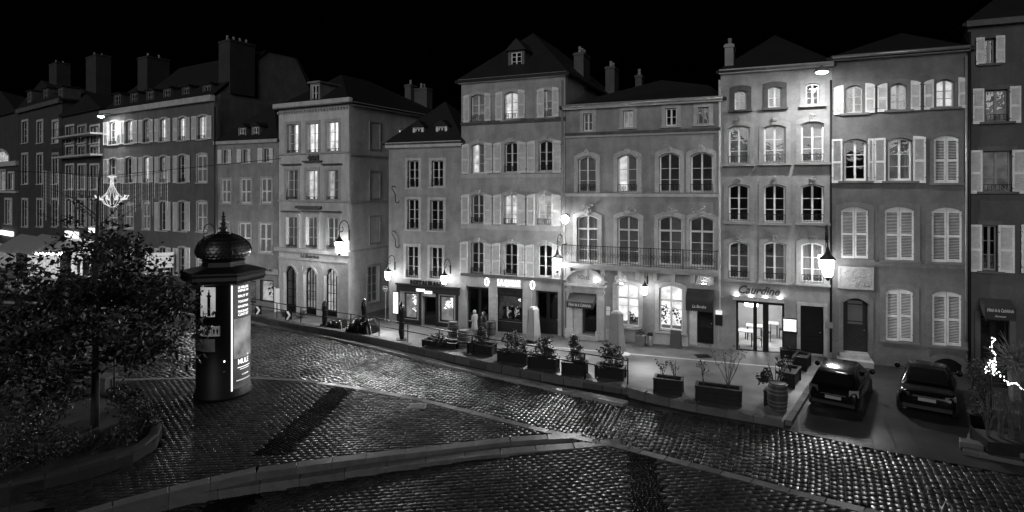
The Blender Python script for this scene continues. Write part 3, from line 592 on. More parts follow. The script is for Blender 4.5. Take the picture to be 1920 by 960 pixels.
# entrance portal and curved pediment
q = f.box((1066, 505, 1134, 531)); c = (q[0] + q[1]) / 2; hw = (q[1] - q[0]) / 2
poly = [(q[0], q[2]), (q[1], q[2])] + [(c + hw * math.cos(t), q[2] + .12 + (q[3] - q[2] - .12) * math.sin(t)) for t in [math.pi * i / 14 for i in range(15)]]
po = MB().prism(poly, -.22, .02).build('portal_pediment', stone_lt, f.root)
m = MB(); pts = [(c + hw * 1.04 * math.cos(t), -.24, q[2] + .12 + (q[3] - q[2] - .08) * math.sin(t)) for t in [math.pi * i / 16 for i in range(17)]]
for i in range(16): m.bar(pts[i], pts[i + 1], .34, .11, up=(0, 0, 1))
m.box(q[0] - .12, q[1] + .12, -.42, .02, q[2] - .14, q[2]); m.build('pediment_moulding', stone, po)
facade_text(f, 'HOTEL', (1086, 515, 1108, 523), pm('dark_letters', .03, .5), -.225, po, .006)
z0 = f.at(1100, 630)[1]; m = MB()
for px0, px1 in ((1064, 1075), (1120, 1133)):
    k0, k1 = f.at(px0, 580)[0], f.at(px1, 580)[0]; m.box(k0, k1, -.16, .02, -2, q[2] - .14); m.box(k0 - .06, k1 + .06, -.24, .02, -2, z0 + .35); m.box(k0 - .05, k1 + .05, -.22, .02, q[2] - .5, q[2] - .36)
m.box(f.at(1076, 560)[0], f.at(1120, 560)[0], -.1, .02, f.at(1098, 552)[1], q[2] - .14); m.build('portal_pier', stone_lt, f.root)
MB().box(f.at(1072, 625)[0], f.at(1124, 625)[0], -.45, .3, -2, z0 + .1).build('door_step', stone_lt, f.root)
def awning(f, b, drop, out, mat, text=None, tb=None, lines=1, curved=False, valance=.22):
    a0, a1, z0, z1 = f.box(b); z0 = z0 + .0; m = MB(); n = 8 if curved else 1
    P = [(0, z1), (-out, z1 - drop)] if not curved else [(-out * math.sin(t), z1 - drop * (1 - math.cos(t))) for t in [math.pi / 2 * i / 8 for i in range(9)]]
    P += [(P[-1][0], P[-1][1] - valance)]
    V = []
    for y, z in P: V += [(a0, y, z), (a1, y, z)]
    m.add(V, [(2 * i, 2 * i + 1, 2 * i + 3, 2 * i + 2) for i in range(len(P) - 1)])
    V = [(a0, y, z) for y, z in P] + [(a0, 0, P[-1][1] + valance)]; m.add(V, [tuple(range(len(V)))]); V = [(a1, y, z) for y, z in P] + [(a1, 0, P[-1][1] + valance)]; m.add(V, [tuple(range(len(V) - 1, -1, -1))])
    k = 12
    for i in range(k): x0, x1 = a0 + (a1 - a0) * i / k, a0 + (a1 - a0) * (i + 1) / k; m.add([(x0, P[-1][0], P[-1][1]), (x1, P[-1][0], P[-1][1]), ((x0 + x1) / 2, P[-1][0], P[-1][1] - .07)], [(0, 1, 2)])
    o = m.build('awning', mat, f.root)
    if text:
        for i, s in enumerate(text):
            zc = P[-1][1] + valance * (1 - (i + .5) / len(text)); ac = (a0 + a1) / 2; ww = (a1 - a0) * (.84 if len(s) > 12 else .5 if i == 0 else .35); hh = min(valance / len(text) * .6, ww * .22)
            textmb(s, ww, hh, .003, .25, lambda x, y, z: (ac + x, P[-1][0] - .008 - z, zc + y)).build('lettering', em('awning_letter_white', .55) if False else white, o)
    return o
awn = pm('awning_canvas', .03, .8, .2, 3, .1, 40)
awning(f, (1070, 547, 1119, 570), .45, .75, awn, ['Hôtel de la Cathédrale'], valance=.3)
awning(f, (1289, 542, 1339, 573), .55, .75, awn, ['La Baraka'], curved=True, valance=.42)
rr = random.Random(3)
for px, py in ((1165, 520), (1320, 521)):
    m = MB(); k, z = f.at(px, py)
    m.prism([(k - .42, z - .35), (k + .42, z - .35), (k + .3, z + .05), (k, z + .32), (k - .3, z + .05)], -.1, .02)
    for i in range(22): r0 = rr.uniform(.04, .09); m.lathe([(r0 * .5, -r0 * .8), (r0, 0), (r0 * .5, r0 * .8)], 6, (k + rr.uniform(-.32, .32), -.13, z + rr.uniform(-.3, .1)))
    m.build('carved_relief', stone_lt, f.root)
m = MB(); k0 = f.at(1136, 600)[0]; m.box(k0, f.at(1290, 600)[0], -.06, .02, -2, f.at(1215, 624)[1]); m.build('plinth', stone, f.root)
q = f.box((1341.5, 586, 1355, 609)); mbx = MB().box(q[0], q[1], -.2, -.003, q[2], q[3] - .08).build('letter_box', black, f.root); MB().box(q[0] + .02, q[1] - .02, -.19, -.05, q[3] - .07, q[3] + .12).build('lit_notice', em('notice_glow', .9), f.root)
for b in ((1137, 575, 1144, 582), (1137, 583, 1144, 591)): q = f.box(b); MB().box(q[0], q[1], -.04, -.003, q[2], q[3]).build('wall_plaque', white, f.root)
f.pipe(1349, 150, 640, pm('pale_pipe', .6, .4))
# front wall is rebuilt with its doors cut
bpy.data.objects.remove([o for o in f.root.children if o.name.startswith('wall') and not o.name.startswith('wall_')][0]); f.wall(f.ztop, pl_b, reveal=.5)
r_ = hip_roof(f, (1240, 150), 4.5, roofm, .3, right_apex=(1330, 160))
chimney(f, (1191, 140, 1203, 170), 7, .6, stone_dk, r_, 1)

# ---- four storey house with the script sign
f = b8 = Facade('narrow_house', 'narrow house with carved keystones above three window columns and a dark script sign', mp_(1351), mp_(1560), 9)
for i, b in enumerate([(1377, 169, 1399, 206), (1440, 162, 1465, 202), (1511, 156, 1536, 197)]): window(f, b, arch=.1, rows=2 if i < 2 else 3, sur=.24, proud=.03, sills=.2, li=(1, 2, 0)[i], smat=stone_dk if i < 2 else trim_b)
for r, (ys, lis) in enumerate([(((235, 308), (234, 306), (227.5, 305)), (1, 2, 1)), (((345, 416), (345, 418), (345, 418)), (0, 0, 0)), (((453.5, 524), (453.5, 528), (455, 531.5)), (0, 0, 1))]):
    for i, (x0, x1) in enumerate(((1366, 1405), (1432, 1473), (1502, 1545))):
        window(f, (x0, ys[i][0], x1, ys[i][1]), arch=.14, rows=3, sur=.22, key=2, rail=.4, proud=.04, sills=.25, smat=trim_b, li=lis[i], cur=(1 if (r, i) == (2, 2) else 3 if (r, i) in ((0, 2), (2, 1)) else 0), bars=.08)
a0, a1, z0, z1 = f.box((1380, 566, 1471, 661)); f.holes.append((a0, a1, z0, z1, 0)); shopb = (a0, a1, z0, z1); m = MB()
fr = black; e = .005
for t0, t1 in ((0, .045), (.36, .44), (.56, .68), (.955, 1)): m.box(a0 + e + (a1 - a0 - 2 * e) * t0, a0 + e + (a1 - a0 - 2 * e) * t1, .02, .1, z0 + .004, z1 - .004)
m.box(a0 + e, a1 - e, .021, .099, z1 - .12, z1 - .004); m.box(a0 + e, a1 - e, .021, .099, z0 + .004, z0 + .07)
gl = m.build('glazed_shopfront', fr, f.root)
for t0, t1 in ((.045, .36), (.44, .56), (.68, .955)): MB().box(a0 + (a1 - a0) * t0, a0 + (a1 - a0) * t1, .055, .063, z0 + .07, z1 - .12).build('pane', glass, gl)
RD = 5.5; P = [(a0 - .6, .36, z0), (a1 + .3, .36, z0), (a1 + .3, .36, z1 + .35), (a0 - .6, .36, z1 + .35), (a0 - .6, RD, z0), (a1 + .3, RD, z0), (a1 + .3, RD, z1 + .35), (a0 - .6, RD, z1 + .35)]
room_m = pm('pale_interior', .62, .7, .08, 2, .05, 20)
MB().add(P, [(4, 5, 6, 7), (0, 4, 7, 3), (5, 1, 2, 6), (0, 1, 5, 4), (7, 6, 2, 3), (3, 2, 1, 0)][:5]).build('dining_room', room_m, gl)
panel_door(f, (1501, 574, 1544, 665), pm('near_black_paint', .01, .6, spec=.15), sur=.16, depth=.25)
f.wall(f.at(1455, 127)[1], pl_b)
f.band('cornice', 124, 133, stone, .2, .06); f.pipe(1558, 150, 660, iron, .045)
sg = facade_text(f, "Caurdine", (1385, 536, 1463, 552), pm('dark_letters', .03, .5), -.1, extrude=.02, shear=.35, bold=.03)
a0, a1, z0, z1 = f.box((1376, 556, 1468, 564)); sb = MB().box(a0 - .05, a1 + .05, -.22, -.004, z0, z1).build('sign_light_shelf', stone, f.root)
for i in range(4):
    k = a0 + (a1 - a0) * (i + .2) / 3.4; m = MB(); m.box(k - .09, k + .09, -.2, -.1, z1 + .004, z1 + .05); m.build('sign_light', em('sign_light_glow', 30), sb)
r_ = hip_roof(f, (1453, 66), 4, slate, .2); chimney(f, (1359, 82, 1375, 136), .35, 1.3, pl_a, r_, 1)
q = f.box((1552, 605, 1559, 614)); MB().box(q[0] - .1, q[1] + .05, -.16, -.003, q[2], q[3] + .05).build('letter_box', pm('grey_metal', .3, .35, metal=.8), f.root)

# ---- house with the carved door panel and closed louvres
f = b10 = Facade('louvred_house', 'broad house with closed louvred shutters and a carved panel above its arched door', mp_(1560), mp_(1814), 9)
for o_, l, r, li in (((1585, 160, 1618, 212), (1563, 161, 1581, 215), (1622, 156, 1640, 212), 2), ((1669, 156, 1701, 206), (1645, 157, 1663, 210), (1707, 151, 1725, 207), 2), ((1755, 148, 1790, 201), (1732, 150, 1750, 206), (1796, 145, 1813, 203), 3)):
    window(f, o_, arch=.16, rows=3, sur=.2, li=li, proud=.03, smat=trim_c, mat=pm('cream_paint', .5, .5)); shutter(f, l, arch=.1, half='l'); shutter(f, r, arch=.1, half='r')
window(f, (1583, 260, 1625, 339), arch=.16, rows=3, sur=.22, proud=.035, smat=trim_c, bars=.08); shutter(f, (1559, 261, 1579, 343)); shutter(f, (1627.5, 260, 1637.5, 343)); shutter(f, (1639, 259, 1660, 343))
window(f, (1665, 258, 1710, 339), arch=.16, rows=3, sur=.22, proud=.035, smat=trim_c, bars=.08, li=1, cur=3); shutter(f, (1711.5, 255, 1735, 343), arch=.06, half='r')
closed_pair(f, (1751, 254, 1798, 343), .14, smat=trim_c)
for b in ((1577, 388, 1628, 485), (1659, 388, 1714, 488), (1747, 389, 1804, 492), (1661, 541, 1712, 640), (1748, 546, 1803, 649)): closed_pair(f, b, .16, sur=.22, smat=trim_c)
panel_door(f, (1581, 559, 1628, 662), pm('weathered_door', .03, .7, .3, 4, .2, 30, stretch=(5, 5, .5), spec=.2), arch=.25, sur=.2, smat=trim_c, diamond=True, depth=.35)
q = f.box((1591, 566, 1619, 612)); MB().box(q[0], q[1], .325, .335, q[2], q[3]).build('frosted_pane', pm('frosted_glass', .11, .3), f.root)
q = f.box((1571, 500, 1638, 542)); m = MB().box(q[0], q[1], -.05, .012, q[2], q[3]); pn = m.build('carved_panel', trim_b, f.root); m = MB(); rr = random.Random(8)
c, zc = (q[0] + q[1]) / 2, (q[2] + q[3]) / 2; hw, hh = (q[1] - q[0]) / 2, (q[3] - q[2]) / 2
for x0, x1, z0_, z1_ in ((q[0], q[1], q[3] - .09, q[3]), (q[0], q[1], q[2], q[2] + .09), (q[0], q[0] + .09, q[2] + .09, q[3] - .09), (q[1] - .09, q[1], q[2] + .09, q[3] - .09)): m.box(x0 + .002, x1 - .002, -.1, -.045, z0_, z1_)
for i in range(150):
    r0 = rr.uniform(.02, .05); x = rr.gauss(0, .28) if i % 3 else rr.uniform(-.85, .85); z = rr.uniform(-.82, .82)
    m.lathe([(r0 * .5, -r0), (r0, 0), (r0 * .5, r0)], 5, (c + max(-.85, min(.85, x)) * hw, -.06, zc + z * hh))
m.build('carving', trim_b, pn)
a0, a1, z0, z1 = f.box((1568, 662, 1634, 677)); m = MB().box(a0, a1, -.75, .3, -1.5, zt(14) + .17).box(a0 + .12, a1 - .12, -.4, .34, zt(14) + .17, z1 + .01); m.build('door_step', stone, f.root)
q = f.box((1749, 672, 1803, 700)); f.holes.append((q[0], q[1], q[2], q[3], .25)); s_ = MB(); surround_mb(s_, q[0], q[1], q[2], q[3], .25, .2, .04); s_.build('cellar_surround', trim_c, f.root)
MB().prism(archpoly(q[0] + .003, q[1] - .003, q[2], q[3] - .003, .25), .18, .24).build('cellar_hatch', wood_dk, f.root)
f.wall(f.at(1687, 101)[1], pl_c)
f.band('cornice', 97, 107, trim_c, .25, .05); f.band('string_course', 493, 500, trim_c, .05); [f.band('plinth', 652, 720, trim_c, .04, x=(max(0, f.at(u, 660)[0]), min(f.W, f.at(v, 660)[0]))) for u, v in ((1560, 1572), (1637, 1742), (1811, 1816))]; gutter(f, 1687, 98, zinc, 0); f.pipe(1812, 105, 640)
r_ = hip_roof(f, (1690, 62), 4.5, slate, .25)

# ---- right-hand house with the annexe awning
f = b11 = Facade('annexe_house', 'dark house at the right edge with the lettered annexe awning over its door', mp_(1814.5), mp_(2010), 9)
for o_, l, r, li in (((1846, 72, 1866, 119), (1829, 71, 1845, 122), (1866, 67.5, 1883, 119), 0), ((1848, 168, 1890, 228), (1823, 166.5, 1844, 233), (1892, 162, 1913, 231), 1), ((1843, 283, 1896, 359), (1816, 282, 1841, 363), (1897, 281, 1922, 363), 1), ((1843, 423, 1870, 508), (1815, 421, 1840, 509), (1871, 422, 1901, 511), 0)):
    window(f, o_, rows=3, sur=.2, li=li, proud=.03, smat=trim_d, rail=.3 if li else 0, mat=greypaint); shutter(f, l); shutter(f, r)
shutter(f, (1914, 421, 1938, 512)); window(f, (1941, 283, 1985, 360), rows=3, sur=.2, smat=trim_d)
panel_door(f, (1838, 594, 1893, 696), wood_dk, sur=.2, smat=trim_d, leaves=2, glaz=glass_dk)
f.wall(f.at(1912, 38)[1], pl_d); f.band('cornice', 33, 44, trim_d, .28, .1); f.pipe(1818, 60, 690, iron)
awning(f, (1836, 560, 1894, 596), .25, .7, awn, ['Hôtel de la Cathédrale', 'Annexe'], valance=.5)
hip_roof(f, (1915, -40), 4.5, slate, .25)
# ---- corner house with three arched doors
f = b1 = Facade('arcade_house', 'pale stone corner house with three arched ground floor doors and script lettering', (-16.95, 42.65), (-10.95, 39.4), 12)
for i, b in enumerate([(539, 233, 560, 288), (577, 231, 597, 287), (614, 228, 635, 285), (537, 319, 559, 375), (575, 319, 596, 375), (613, 319, 635, 375), (537, 407, 558, 465), (574, 407, 595, 466), (612, 408, 634, 467)]):
    window(f, b, rows=3, sur=.2, li=(5, 5, 5, 4, 4, 3, 0, 0, 0)[i], rail=.22, proud=.05, sills=.05, cur=(2, 0, 0, 1, 0, 3, 0, 0, 0)[i], smat=stone)
    if i > 2 and i != 4:
        q = f.box(b); MB().box(q[0] - .35, q[1] + .35, -.22, .02, q[3] + .36, q[3] + .45).build('window_hood', stone_dk, f.root)
q = f.box((573, 290, 603, 304)); m = MB(); c = (q[0] + q[1]) / 2
m.prism([(q[0] - .1, q[2]), (q[1] + .1, q[2]), (q[1] + .1, q[2] + .1), (q[0] - .1, q[2] + .1)], -.25, .02); rr = random.Random(2)
for i in range(30): r0 = rr.uniform(.05, .1); m.lathe([(r0 * .5, -r0), (r0, 0), (r0 * .5, r0)], 6, (c + rr.uniform(-.55, .55), -.1, q[2] + .15 + rr.uniform(0, .28)))
m.build('carved_crest', stone_dk, f.root); q = f.box((559, 386, 604, 391)); MB().box(q[0], q[1], -.3, .02, q[2], q[3]).build('window_hood', stone_dk, f.root)
for i, b in enumerate([(533, 498, 556, 588), (570, 501, 594, 594), (608.5, 503.5, 633, 600)]):
    w_ = f.box(b); window(f, b, arch=(w_[1] - w_[0]) * .45, rows=4, cols=4 if i else 2, sur=0, sill=False, mat=wood_dk, kick=.5, li=(0, 2, 3)[i], depth=.25, bars=.08, cur=0)
a0, a1, z0, z1 = f.box((526, 490, 656, 600)); zc = f.at(590, 480)[1]
m = MB(); rows_ = 9; zlo, zhi = zt(-14) - .4, f.at(590, 489)[1]
hs = list(f.holes[-3:])
bw_ = .62
for j in range(rows_):
    z0_, z1_ = zlo + (zhi - zlo) * j / rows_ + .012, zlo + (zhi - zlo) * (j + 1) / rows_ - .012; x = -(.31 if j % 2 else 0)
    while x < f.W:
        p, q_ = max(.02, x + .012), min(f.W - .02, x + bw_ - .012); x += bw_
        segs = [(p, q_)]
        for h in hs:
            ns = []
            for s0, s1 in segs:
                hz = h[3] + .1 if z0_ < h[3] else -99
                if z0_ < hz:
                    if s1 <= h[0] - .14 or s0 >= h[1] + .14: ns.append((s0, s1))
                    else:
                        if s0 < h[0] - .2: ns.append((s0, h[0] - .14))
                        if s1 > h[1] + .2: ns.append((h[1] + .14, s1))
                else: ns.append((s0, s1))
            segs = ns
        for s0, s1 in segs:
            if s1 - s0 > .06: MB().box(s0, s1, -.03, .01, z0_, z1_).build('stone_block', stone_lt, f.root)
for h in hs:
    s_ = MB(); surround_mb(s_, h[0], h[1], h[2], h[3], h[4], .13, .05); s_.build('arch_surround', stone_lt, f.root)
f.band('cornice', 467, 474, stone_lt, .28, .2); f.band('string_course', 486, 489, stone_lt, .1); f.band('string_course', 375.5, 379, stone, .1, .02); f.band('string_course', 286, 289, stone, .1, .02)
facade_text(f, 'Le Bouchon', (564, 477, 599, 484), pm('dark_letters', .03, .5), -.03, extrude=.01, shear=.35)
# side wall
d0, z_ = f.side(690, 565); d1, z2 = f.side(711, 496)
window(f, (d0, d1, f.side(700, 567)[1], f.side(700, 499)[1]), rows=4, sur=.15, li=2, side=True, cur=1)
da, db = f.side(748, 262)[0], f.side(763, 243)[0]; window(f, (da, da + 1.0, f.side(755, 266)[1], f.side(755, 243)[1]), rows=1, sur=.1, li=4, side=True)
zT = f.at(590, 198)[1]; f.wall(zT, pl_light)
sx = f.sidexf()
for py in (289, 379, 472): zz = f.at(656, py)[1]; MB(sx).box(0, 11.9, -.09, .012, zz - .06, zz + .06).build('string_course', stone, f.root)
for px0, px1, pys in ((692, 714, ((228, 282), (320, 375), (404, 458))),):
    dA, dB = f.side(px0, 300)[0], f.side(px1, 300)[0]
    for y0, y1 in pys:
        zA, zB = f.side(703, y1)[1], f.side(703, y0)[1]; m = MB(sx)
        for q in ((dA, dA + .12, zA, zB), (dB - .12, dB, zA, zB), (dA + .12, dB - .12, zB - .12, zB), (dA + .12, dB - .12, zA, zA + .12)): m.box(q[0], q[1], -.05, .012, q[2], q[3])
        m.build('blind_window_frame', pl_a, f.root)
f.band('cornice', 190, 200, stone_lt, .3, .3); MB(sx).box(.02, 12, -.28, .02, zT - .15, zT + .08).build('cornice', stone_lt, f.root)
m = MB()
for i in range(26): k = .1 + (f.W - .2) * i / 25; m.box(k - .05, k + .05, -.2, .02, zT - .42, zT - .26)
m.build('dentils', stone, f.root)
r_ = hip_roof(f, (640, 140), 4.5, slate, .3); chimney(f, (759, 158, 770, 205), 10, .8, pl_d, r_, 1); chimney(f, (775, 165, 800, 205), 10.5, .8, pl_d, r_, 2)
dormer(f, (584.5, 159, 597, 189), .5, pl_b, zinc, rows=2, flat=True, pad=.14, back=2)

# ---- narrow house between
f = b2 = Facade('plain_house', 'small plain three storey house with white shutters between two taller houses', (-23.1, 45.6), (-17.0, 42.72), 8)
for l, o_, r in (((410, 281, 417, 307), (420, 282, 429, 306), (429, 281, 435, 307)), ((446, 280, 453.5, 306), (457, 281, 466, 305), (466, 280, 471, 306)), ((485, 278, 493.5, 305), (496, 279, 506, 304), (506, 278, 513, 305))):
    window(f, o_, rows=2, cols=1, sur=.1, proud=.02); shutter(f, l, mat=white); shutter(f, r, mat=white)
for b in ((416, 336, 432, 381), (452, 335, 470, 381.5), (490, 334, 509, 381), (412, 416, 430, 471), (449, 418, 470, 472), (487, 419, 509, 474)): closed_pair(f, b, 0, white, .12)
sh_, q = display(f, (487, 525, 513, 566), shop, lit[3], .9); m = MB(); rr = random.Random(4); foliage_mb(m, ((q[0] + q[1]) / 2, .6, (q[2] + q[3]) / 2), .5, 60, .2, (1, .3, 1.2), rr); m.build('window_display', shop, sh_)
sh_, q = display(f, (440, 525, 480, 566), shop, lit[1], .9)
f.band('fascia', 500, 510, stone, .06); facade_text(f, 'EPICERIE FINE', (462, 502, 512, 507), pm('dark_letters', .03, .5), -.07, extrude=.01)
f.wall(f.at(465, 266)[1], pl_b); f.band('cornice', 263, 269, stone, .18, 0)
hip_roof(f, (513, 193), 4, roofm, .15)
for b in ((449, 240, 459, 260), (474, 238, 484, 259)): dormer(f, b, .5, pl_b, roofm, rows=2, peak=.25, pad=.12, back=1.5)

pl_b0 = pm('plaster_dusky', .13, .9, .22, .8, .25, 25, streak=.2)
# ---- long shuttered house with the mansard roof
f = b0 = Facade('long_house', 'long dark shuttered house with six dormers and a tall bare gable', (-38.5, 55.3), (-23.15, 45.55), 9)
cols_ = ((205, 220), (236, 250), (269, 281), (300, 313), (335, 349), (371, 388)); lt = ((2, 4, 0, 5, 5, 4), (0, 0, 5, 0, 0, -1), (-1, -1, -1, 0, 0, -1), (-1, -1, -1, 0, 0, -1))
tops = ((228, 226, 224, 222, 220, 217), (297, 295, 294, 293, 291, 289), (386, 381, 378, 378, 378, 378), (466, 465, 464, 464, 464, 464)); bots = ((271, 269, 267, 265, 263, 261), (343, 343, 342, 342, 342, 342), (428, 429, 430, 432, 433, 434), (505, 508, 511, 514, 516, 518))
for r in range(4):
    for c in range(6):
        x0, x1 = cols_[c]; y0, y1 = tops[r][c], bots[r][c]
        if lt[r][c] < 0: closed_pair(f, (x0 - 1, y0, x1, y1), .12, sur=.14); continue
        window(f, (x0, y0, x1, y1), arch=.12, rows=3, li=lt[r][c], sur=.14, proud=.03, rail=.3 if r < 2 else 0)
        wl = (x1 - x0) * .55; shutter(f, (x0 - wl - 1, y0 + 1, x0 - 1, y1 + 1)); shutter(f, (x1 + 1, y0, x1 + wl + 1, y1))
zE = f.at(300, 197)[1]; f.wall(zE, pl_b0)
f.band('cornice', 195, 205, stone, .35, .1); f.pipe(403, 200, 560, iron)
W, D = f.W, f.depth; dr, zr = 4.55, 19.55; d2 = 7.5
P = [(-.1, -.35, zE), (W + .12, -.35, zE), (W + .12, dr, zr), (-.1, dr, zr)]; roof_mb_ = [P, [(-.1, dr, zr), (W + .12, dr, zr), (W + .12, d2, zr), (-.1, d2, zr)], [(-.1, d2, zr), (W + .12, d2, zr), (W + .12, D + .3, zE + 2), (-.1, D + .3, zE + 2)]]
r_ = roof_mb(f, roof_mb_, slate)
MB().add([(W - .002, 0, zE - .05), (W - .002, D, zE - .05), (W - .002, D, zE + 1.9), (W - .002, d2, zr - .06), (W - .002, dr, zr - .06)], [(0, 1, 2, 3, 4)]).build('gable', pl_c, f.root)
MB().add([(.002, 0, zE - .05), (.002, D, zE - .05), (.002, D, zE + 1.9), (.002, d2, zr - .06), (.002, dr, zr - .06)], [(4, 3, 2, 1, 0)]).build('gable', pl_c, f.root)
chimney(f, (410, 75, 431, 148), 1.2, 2.2, chimney_dk, r_, 4); chimney(f, (258, 106, 276, 160), 1.5, 2, chimney_dk, r_, 2)
for x0, x1, y0, y1 in ((215, 225, 179, 197), (246, 256, 176, 194), (276, 286, 172, 191), (308, 318, 168, 187), (343, 353, 165, 184), (382, 393, 161, 181)): dormer(f, (x0, y0, x1, y1), .35, stone_dk, slate, rows=2, flat=True, pad=.16, fm=greypaint, back=1.6)

awng = pm('pale_awning_canvas', .3, .8, .15, 3, .1, 40)
# ---- balcony house and the houses beyond
f = bB = Facade('balcony_house', 'dark balcony house with white curtained bays left of the long house', (-47.5, 62.0), (-38.62, 55.38), 8)
for y0, y1, li in ((237, 268, 2), (275, 290, 3), (310, 355, 1), (375, 425, 0)):
    for x0, x1 in ((124, 138), (147, 161), (170, 185)): window(f, (x0, y0, x1, y1), rows=2, li=li, sur=.2, smat=stone_lt, cur=1 if li else 0)
sh_, q = display(f, (126, 446, 188, 520), shop, lit[5], 1.5); m = MB(); rr = random.Random(66)
for k in range(16): x = q[0] + (q[1] - q[0]) * rr.random(); hh = rr.uniform(.5, 2.2); m.box(x - .12, x + .12, .7, .9, q[2], q[2] + hh)
m.build('shop_goods', shop, sh_)
f.wall(f.at(157, 210)[1], pl_e); r_ = hip_roof(f, (150, 165), 4, slate, .3); chimney(f, (161, 104, 180, 200), 4, 1.5, chimney_dk, r_, 2)
for py in (254, 292): zz = f.at(157, py)[1]; bo = MB().box(.1, W if False else f.W - .1, -1.0, .02, zz - .15, zz + .02).build('balcony', stone, f.root); m = MB(); railing_mb(m, .15, f.W - .15, zz + .02, .8, -.95, 40, False); m.build('balcony_railing', iron, bo)
awning(f, (122, 449, 150, 462), .9, 1.6, awng, valance=.2)
q = f.box((127, 434, 148, 445)); so = MB().box(q[0], q[1], -.25, -.004, q[2], q[3]).build('sign_box', em('shop_sign_glow', 2.2), f.root); facade_text(f, 'ASK', (130, 436, 146, 443), black, -.26, so, .01)
q = f.box((170, 428, 184, 436)); MB().box(q[0], q[1], -.2, -.004, q[2], q[3]).build('sign_box', em('shop_sign_glow', 2.2), f.root)
f = bC = Facade('cafe_house', 'dark ornate cafe house with striped awnings at far left', (-60.0, 71.4), (-47.62, 62.1), 8)
for y0, y1, li in ((228, 268, 1), (290, 345, 0), (375, 425, 0)):
    for i, (x0, x1) in enumerate(((42, 52), (70, 80), (99, 109))): window(f, (x0, y0, x1, y1), rows=3, li=(3 if i == 2 and y0 < 230 else li if i else 0), sur=.25)
sh_, q = display(f, (45, 470, 112, 530), shop, lit[5], 1.5)
f.wall(f.at(76, 197)[1], pl_e); r_ = hip_roof(f, (78, 150), 4, slate, .3); chimney(f, (92, 118, 106, 165), 4, 1.5, chimney_dk, r_, 2)
for x0, x1, y0, y1 in ((52, 58, 173, 190), (82, 89, 168, 188), (110, 117, 166, 186)): dormer(f, (x0, y0, x1, y1), .35, stone_dk, slate, rows=2, flat=True, fm=greypaint, pad=.2, back=1.6)
f.band('cornice', 196, 204, stone_dk, .35, .1)
awning(f, (40, 441, 72, 470), 1.5, 2.4, awng, valance=.25); awning(f, (78, 441, 112, 470), 1.5, 2.4, awng, valance=.25)
for x0, x1 in ((42, 70), (80, 110)):
    q = f.box((x0, 452, x1, 455)); MB().box(q[0], q[1], -.5, -.35, q[2], q[3]).build('awning_fill', em('awning_fill_glow', 25), f.root)  # added glowing strips that light the awnings from beneath
f = bD = Facade('far_left_house', 'house with a bright arched window cut by the left edge', (-80.0, 86.4), (-60.12, 71.5), 8)
for b, a, li in (((-14, 283, 16, 304), .9, 5), ((-3, 322, 10, 356), 0, 3), ((16, 325, 26, 355), 0, 0), ((10, 375, 22, 420), 0, 2)): window(f, b, arch=a, rows=2, li=li, sur=.3)
sh_, q = display(f, (-30, 455, 30, 520), shop, lit[3], 1.5)
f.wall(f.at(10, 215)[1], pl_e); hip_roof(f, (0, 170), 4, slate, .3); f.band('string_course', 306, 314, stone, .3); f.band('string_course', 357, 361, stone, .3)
q = f.box((4, 433, 26, 441)); MB().box(q[0], q[1], -.3, -.004, q[2], q[3]).build('sign_box', em('shop_sign_glow', 2.2), f.root)
# ------------------------------------------------------------------ ground
def lerp_px(tab, px):
    for (x0, y0), (x1, y1) in zip(tab, tab[1:]):
        if x0 <= px <= x1: return y0 + (y1 - y0) * (px - x0) / (x1 - x0)
def densify(P, step=1.0):
    o = []
    for a, b in zip(P, P[1:]):
        n = max(1, int((b - a).length / step))
        for i in range(n): o.append(a + (b - a) * i / n)
    return o + [P[-1]]
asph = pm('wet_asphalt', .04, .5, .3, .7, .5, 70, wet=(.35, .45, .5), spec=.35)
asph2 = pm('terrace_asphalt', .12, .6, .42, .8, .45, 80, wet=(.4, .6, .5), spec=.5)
cob = pm('wet_cobble', .025, .3, .3, 6, .25, 45, island=.45, wet=(.3, .38, .5), spec=1.0)
pav = pm('wet_paver', .03, .4, .25, 5, .3, 50, island=.3, wet=(.26, .38, .4), spec=.26)
sett = pm('dark_sett', .008, .35, .3, 6, .35, 45, island=.5, wet=(.25, .35, .6), spec=.16)
kerbm = pm('kerb_granite', .11, .45, .25, 3, .3, 40, island=.15, wet=(.3, .4, .8), spec=.3)
m = MB(); n = 120; xs = [-150 + 300 * i / n for i in range(n + 1)]
V = [(x, y, zs(x) - .9 if y < 30 else zs(x) - .03) for x in xs for y in (-40, 12, 29, 46, 60, 400)]
m.add(V, [(6 * i + j, 6 * i + 6 + j, 6 * i + 7 + j, 6 * i + 1 + j) for i in range(n) for j in range(5)])
tag(m.build('ground', pm('dark_ground', .03, .45, .4, 2, .6, 12, wet=(.2, .5, .6))), kind='structure')
bed = pm('joint_sand', .008, .7, .3, 6, .4, 40, spec=.1)
EDGE = [(-60, 545), (120, 556), (250, 563), (350, 571), (470, 587), (565, 606), (640, 618), (720, 633), (820, 654), (960, 684), (1100, 708), (1180, 723), (1232, 738), (1310, 755), (1400, 773), (1472, 787)]
E = densify([gp(x, y, zt) for x, y in EDGE], .8)
nv = Vector((.401, .916, 0)); P0 = Vector((15.2, 27.8, 0))
def backp(p, extra=.3):
    d = (P0 - p).dot(nv); return p + nv * (d + extra)
m = MB(); V = []
for i, p in enumerate(E):
    d = (P0 - p).dot(nv); b = p + nv * (d + .33 if p.x > -9.2 else d + 14); V += [(p.x, p.y, zt(p.x)), (b.x, b.y, zt(b.x))]
m.add(V, [(2 * i, 2 * i + 2, 2 * i + 3, 2 * i + 1) for i in range(len(E) - 1)])
c1 = E[-1]; c2 = gp(1548, 671, zt); c3 = backp(c2); c4 = backp(E[-1])
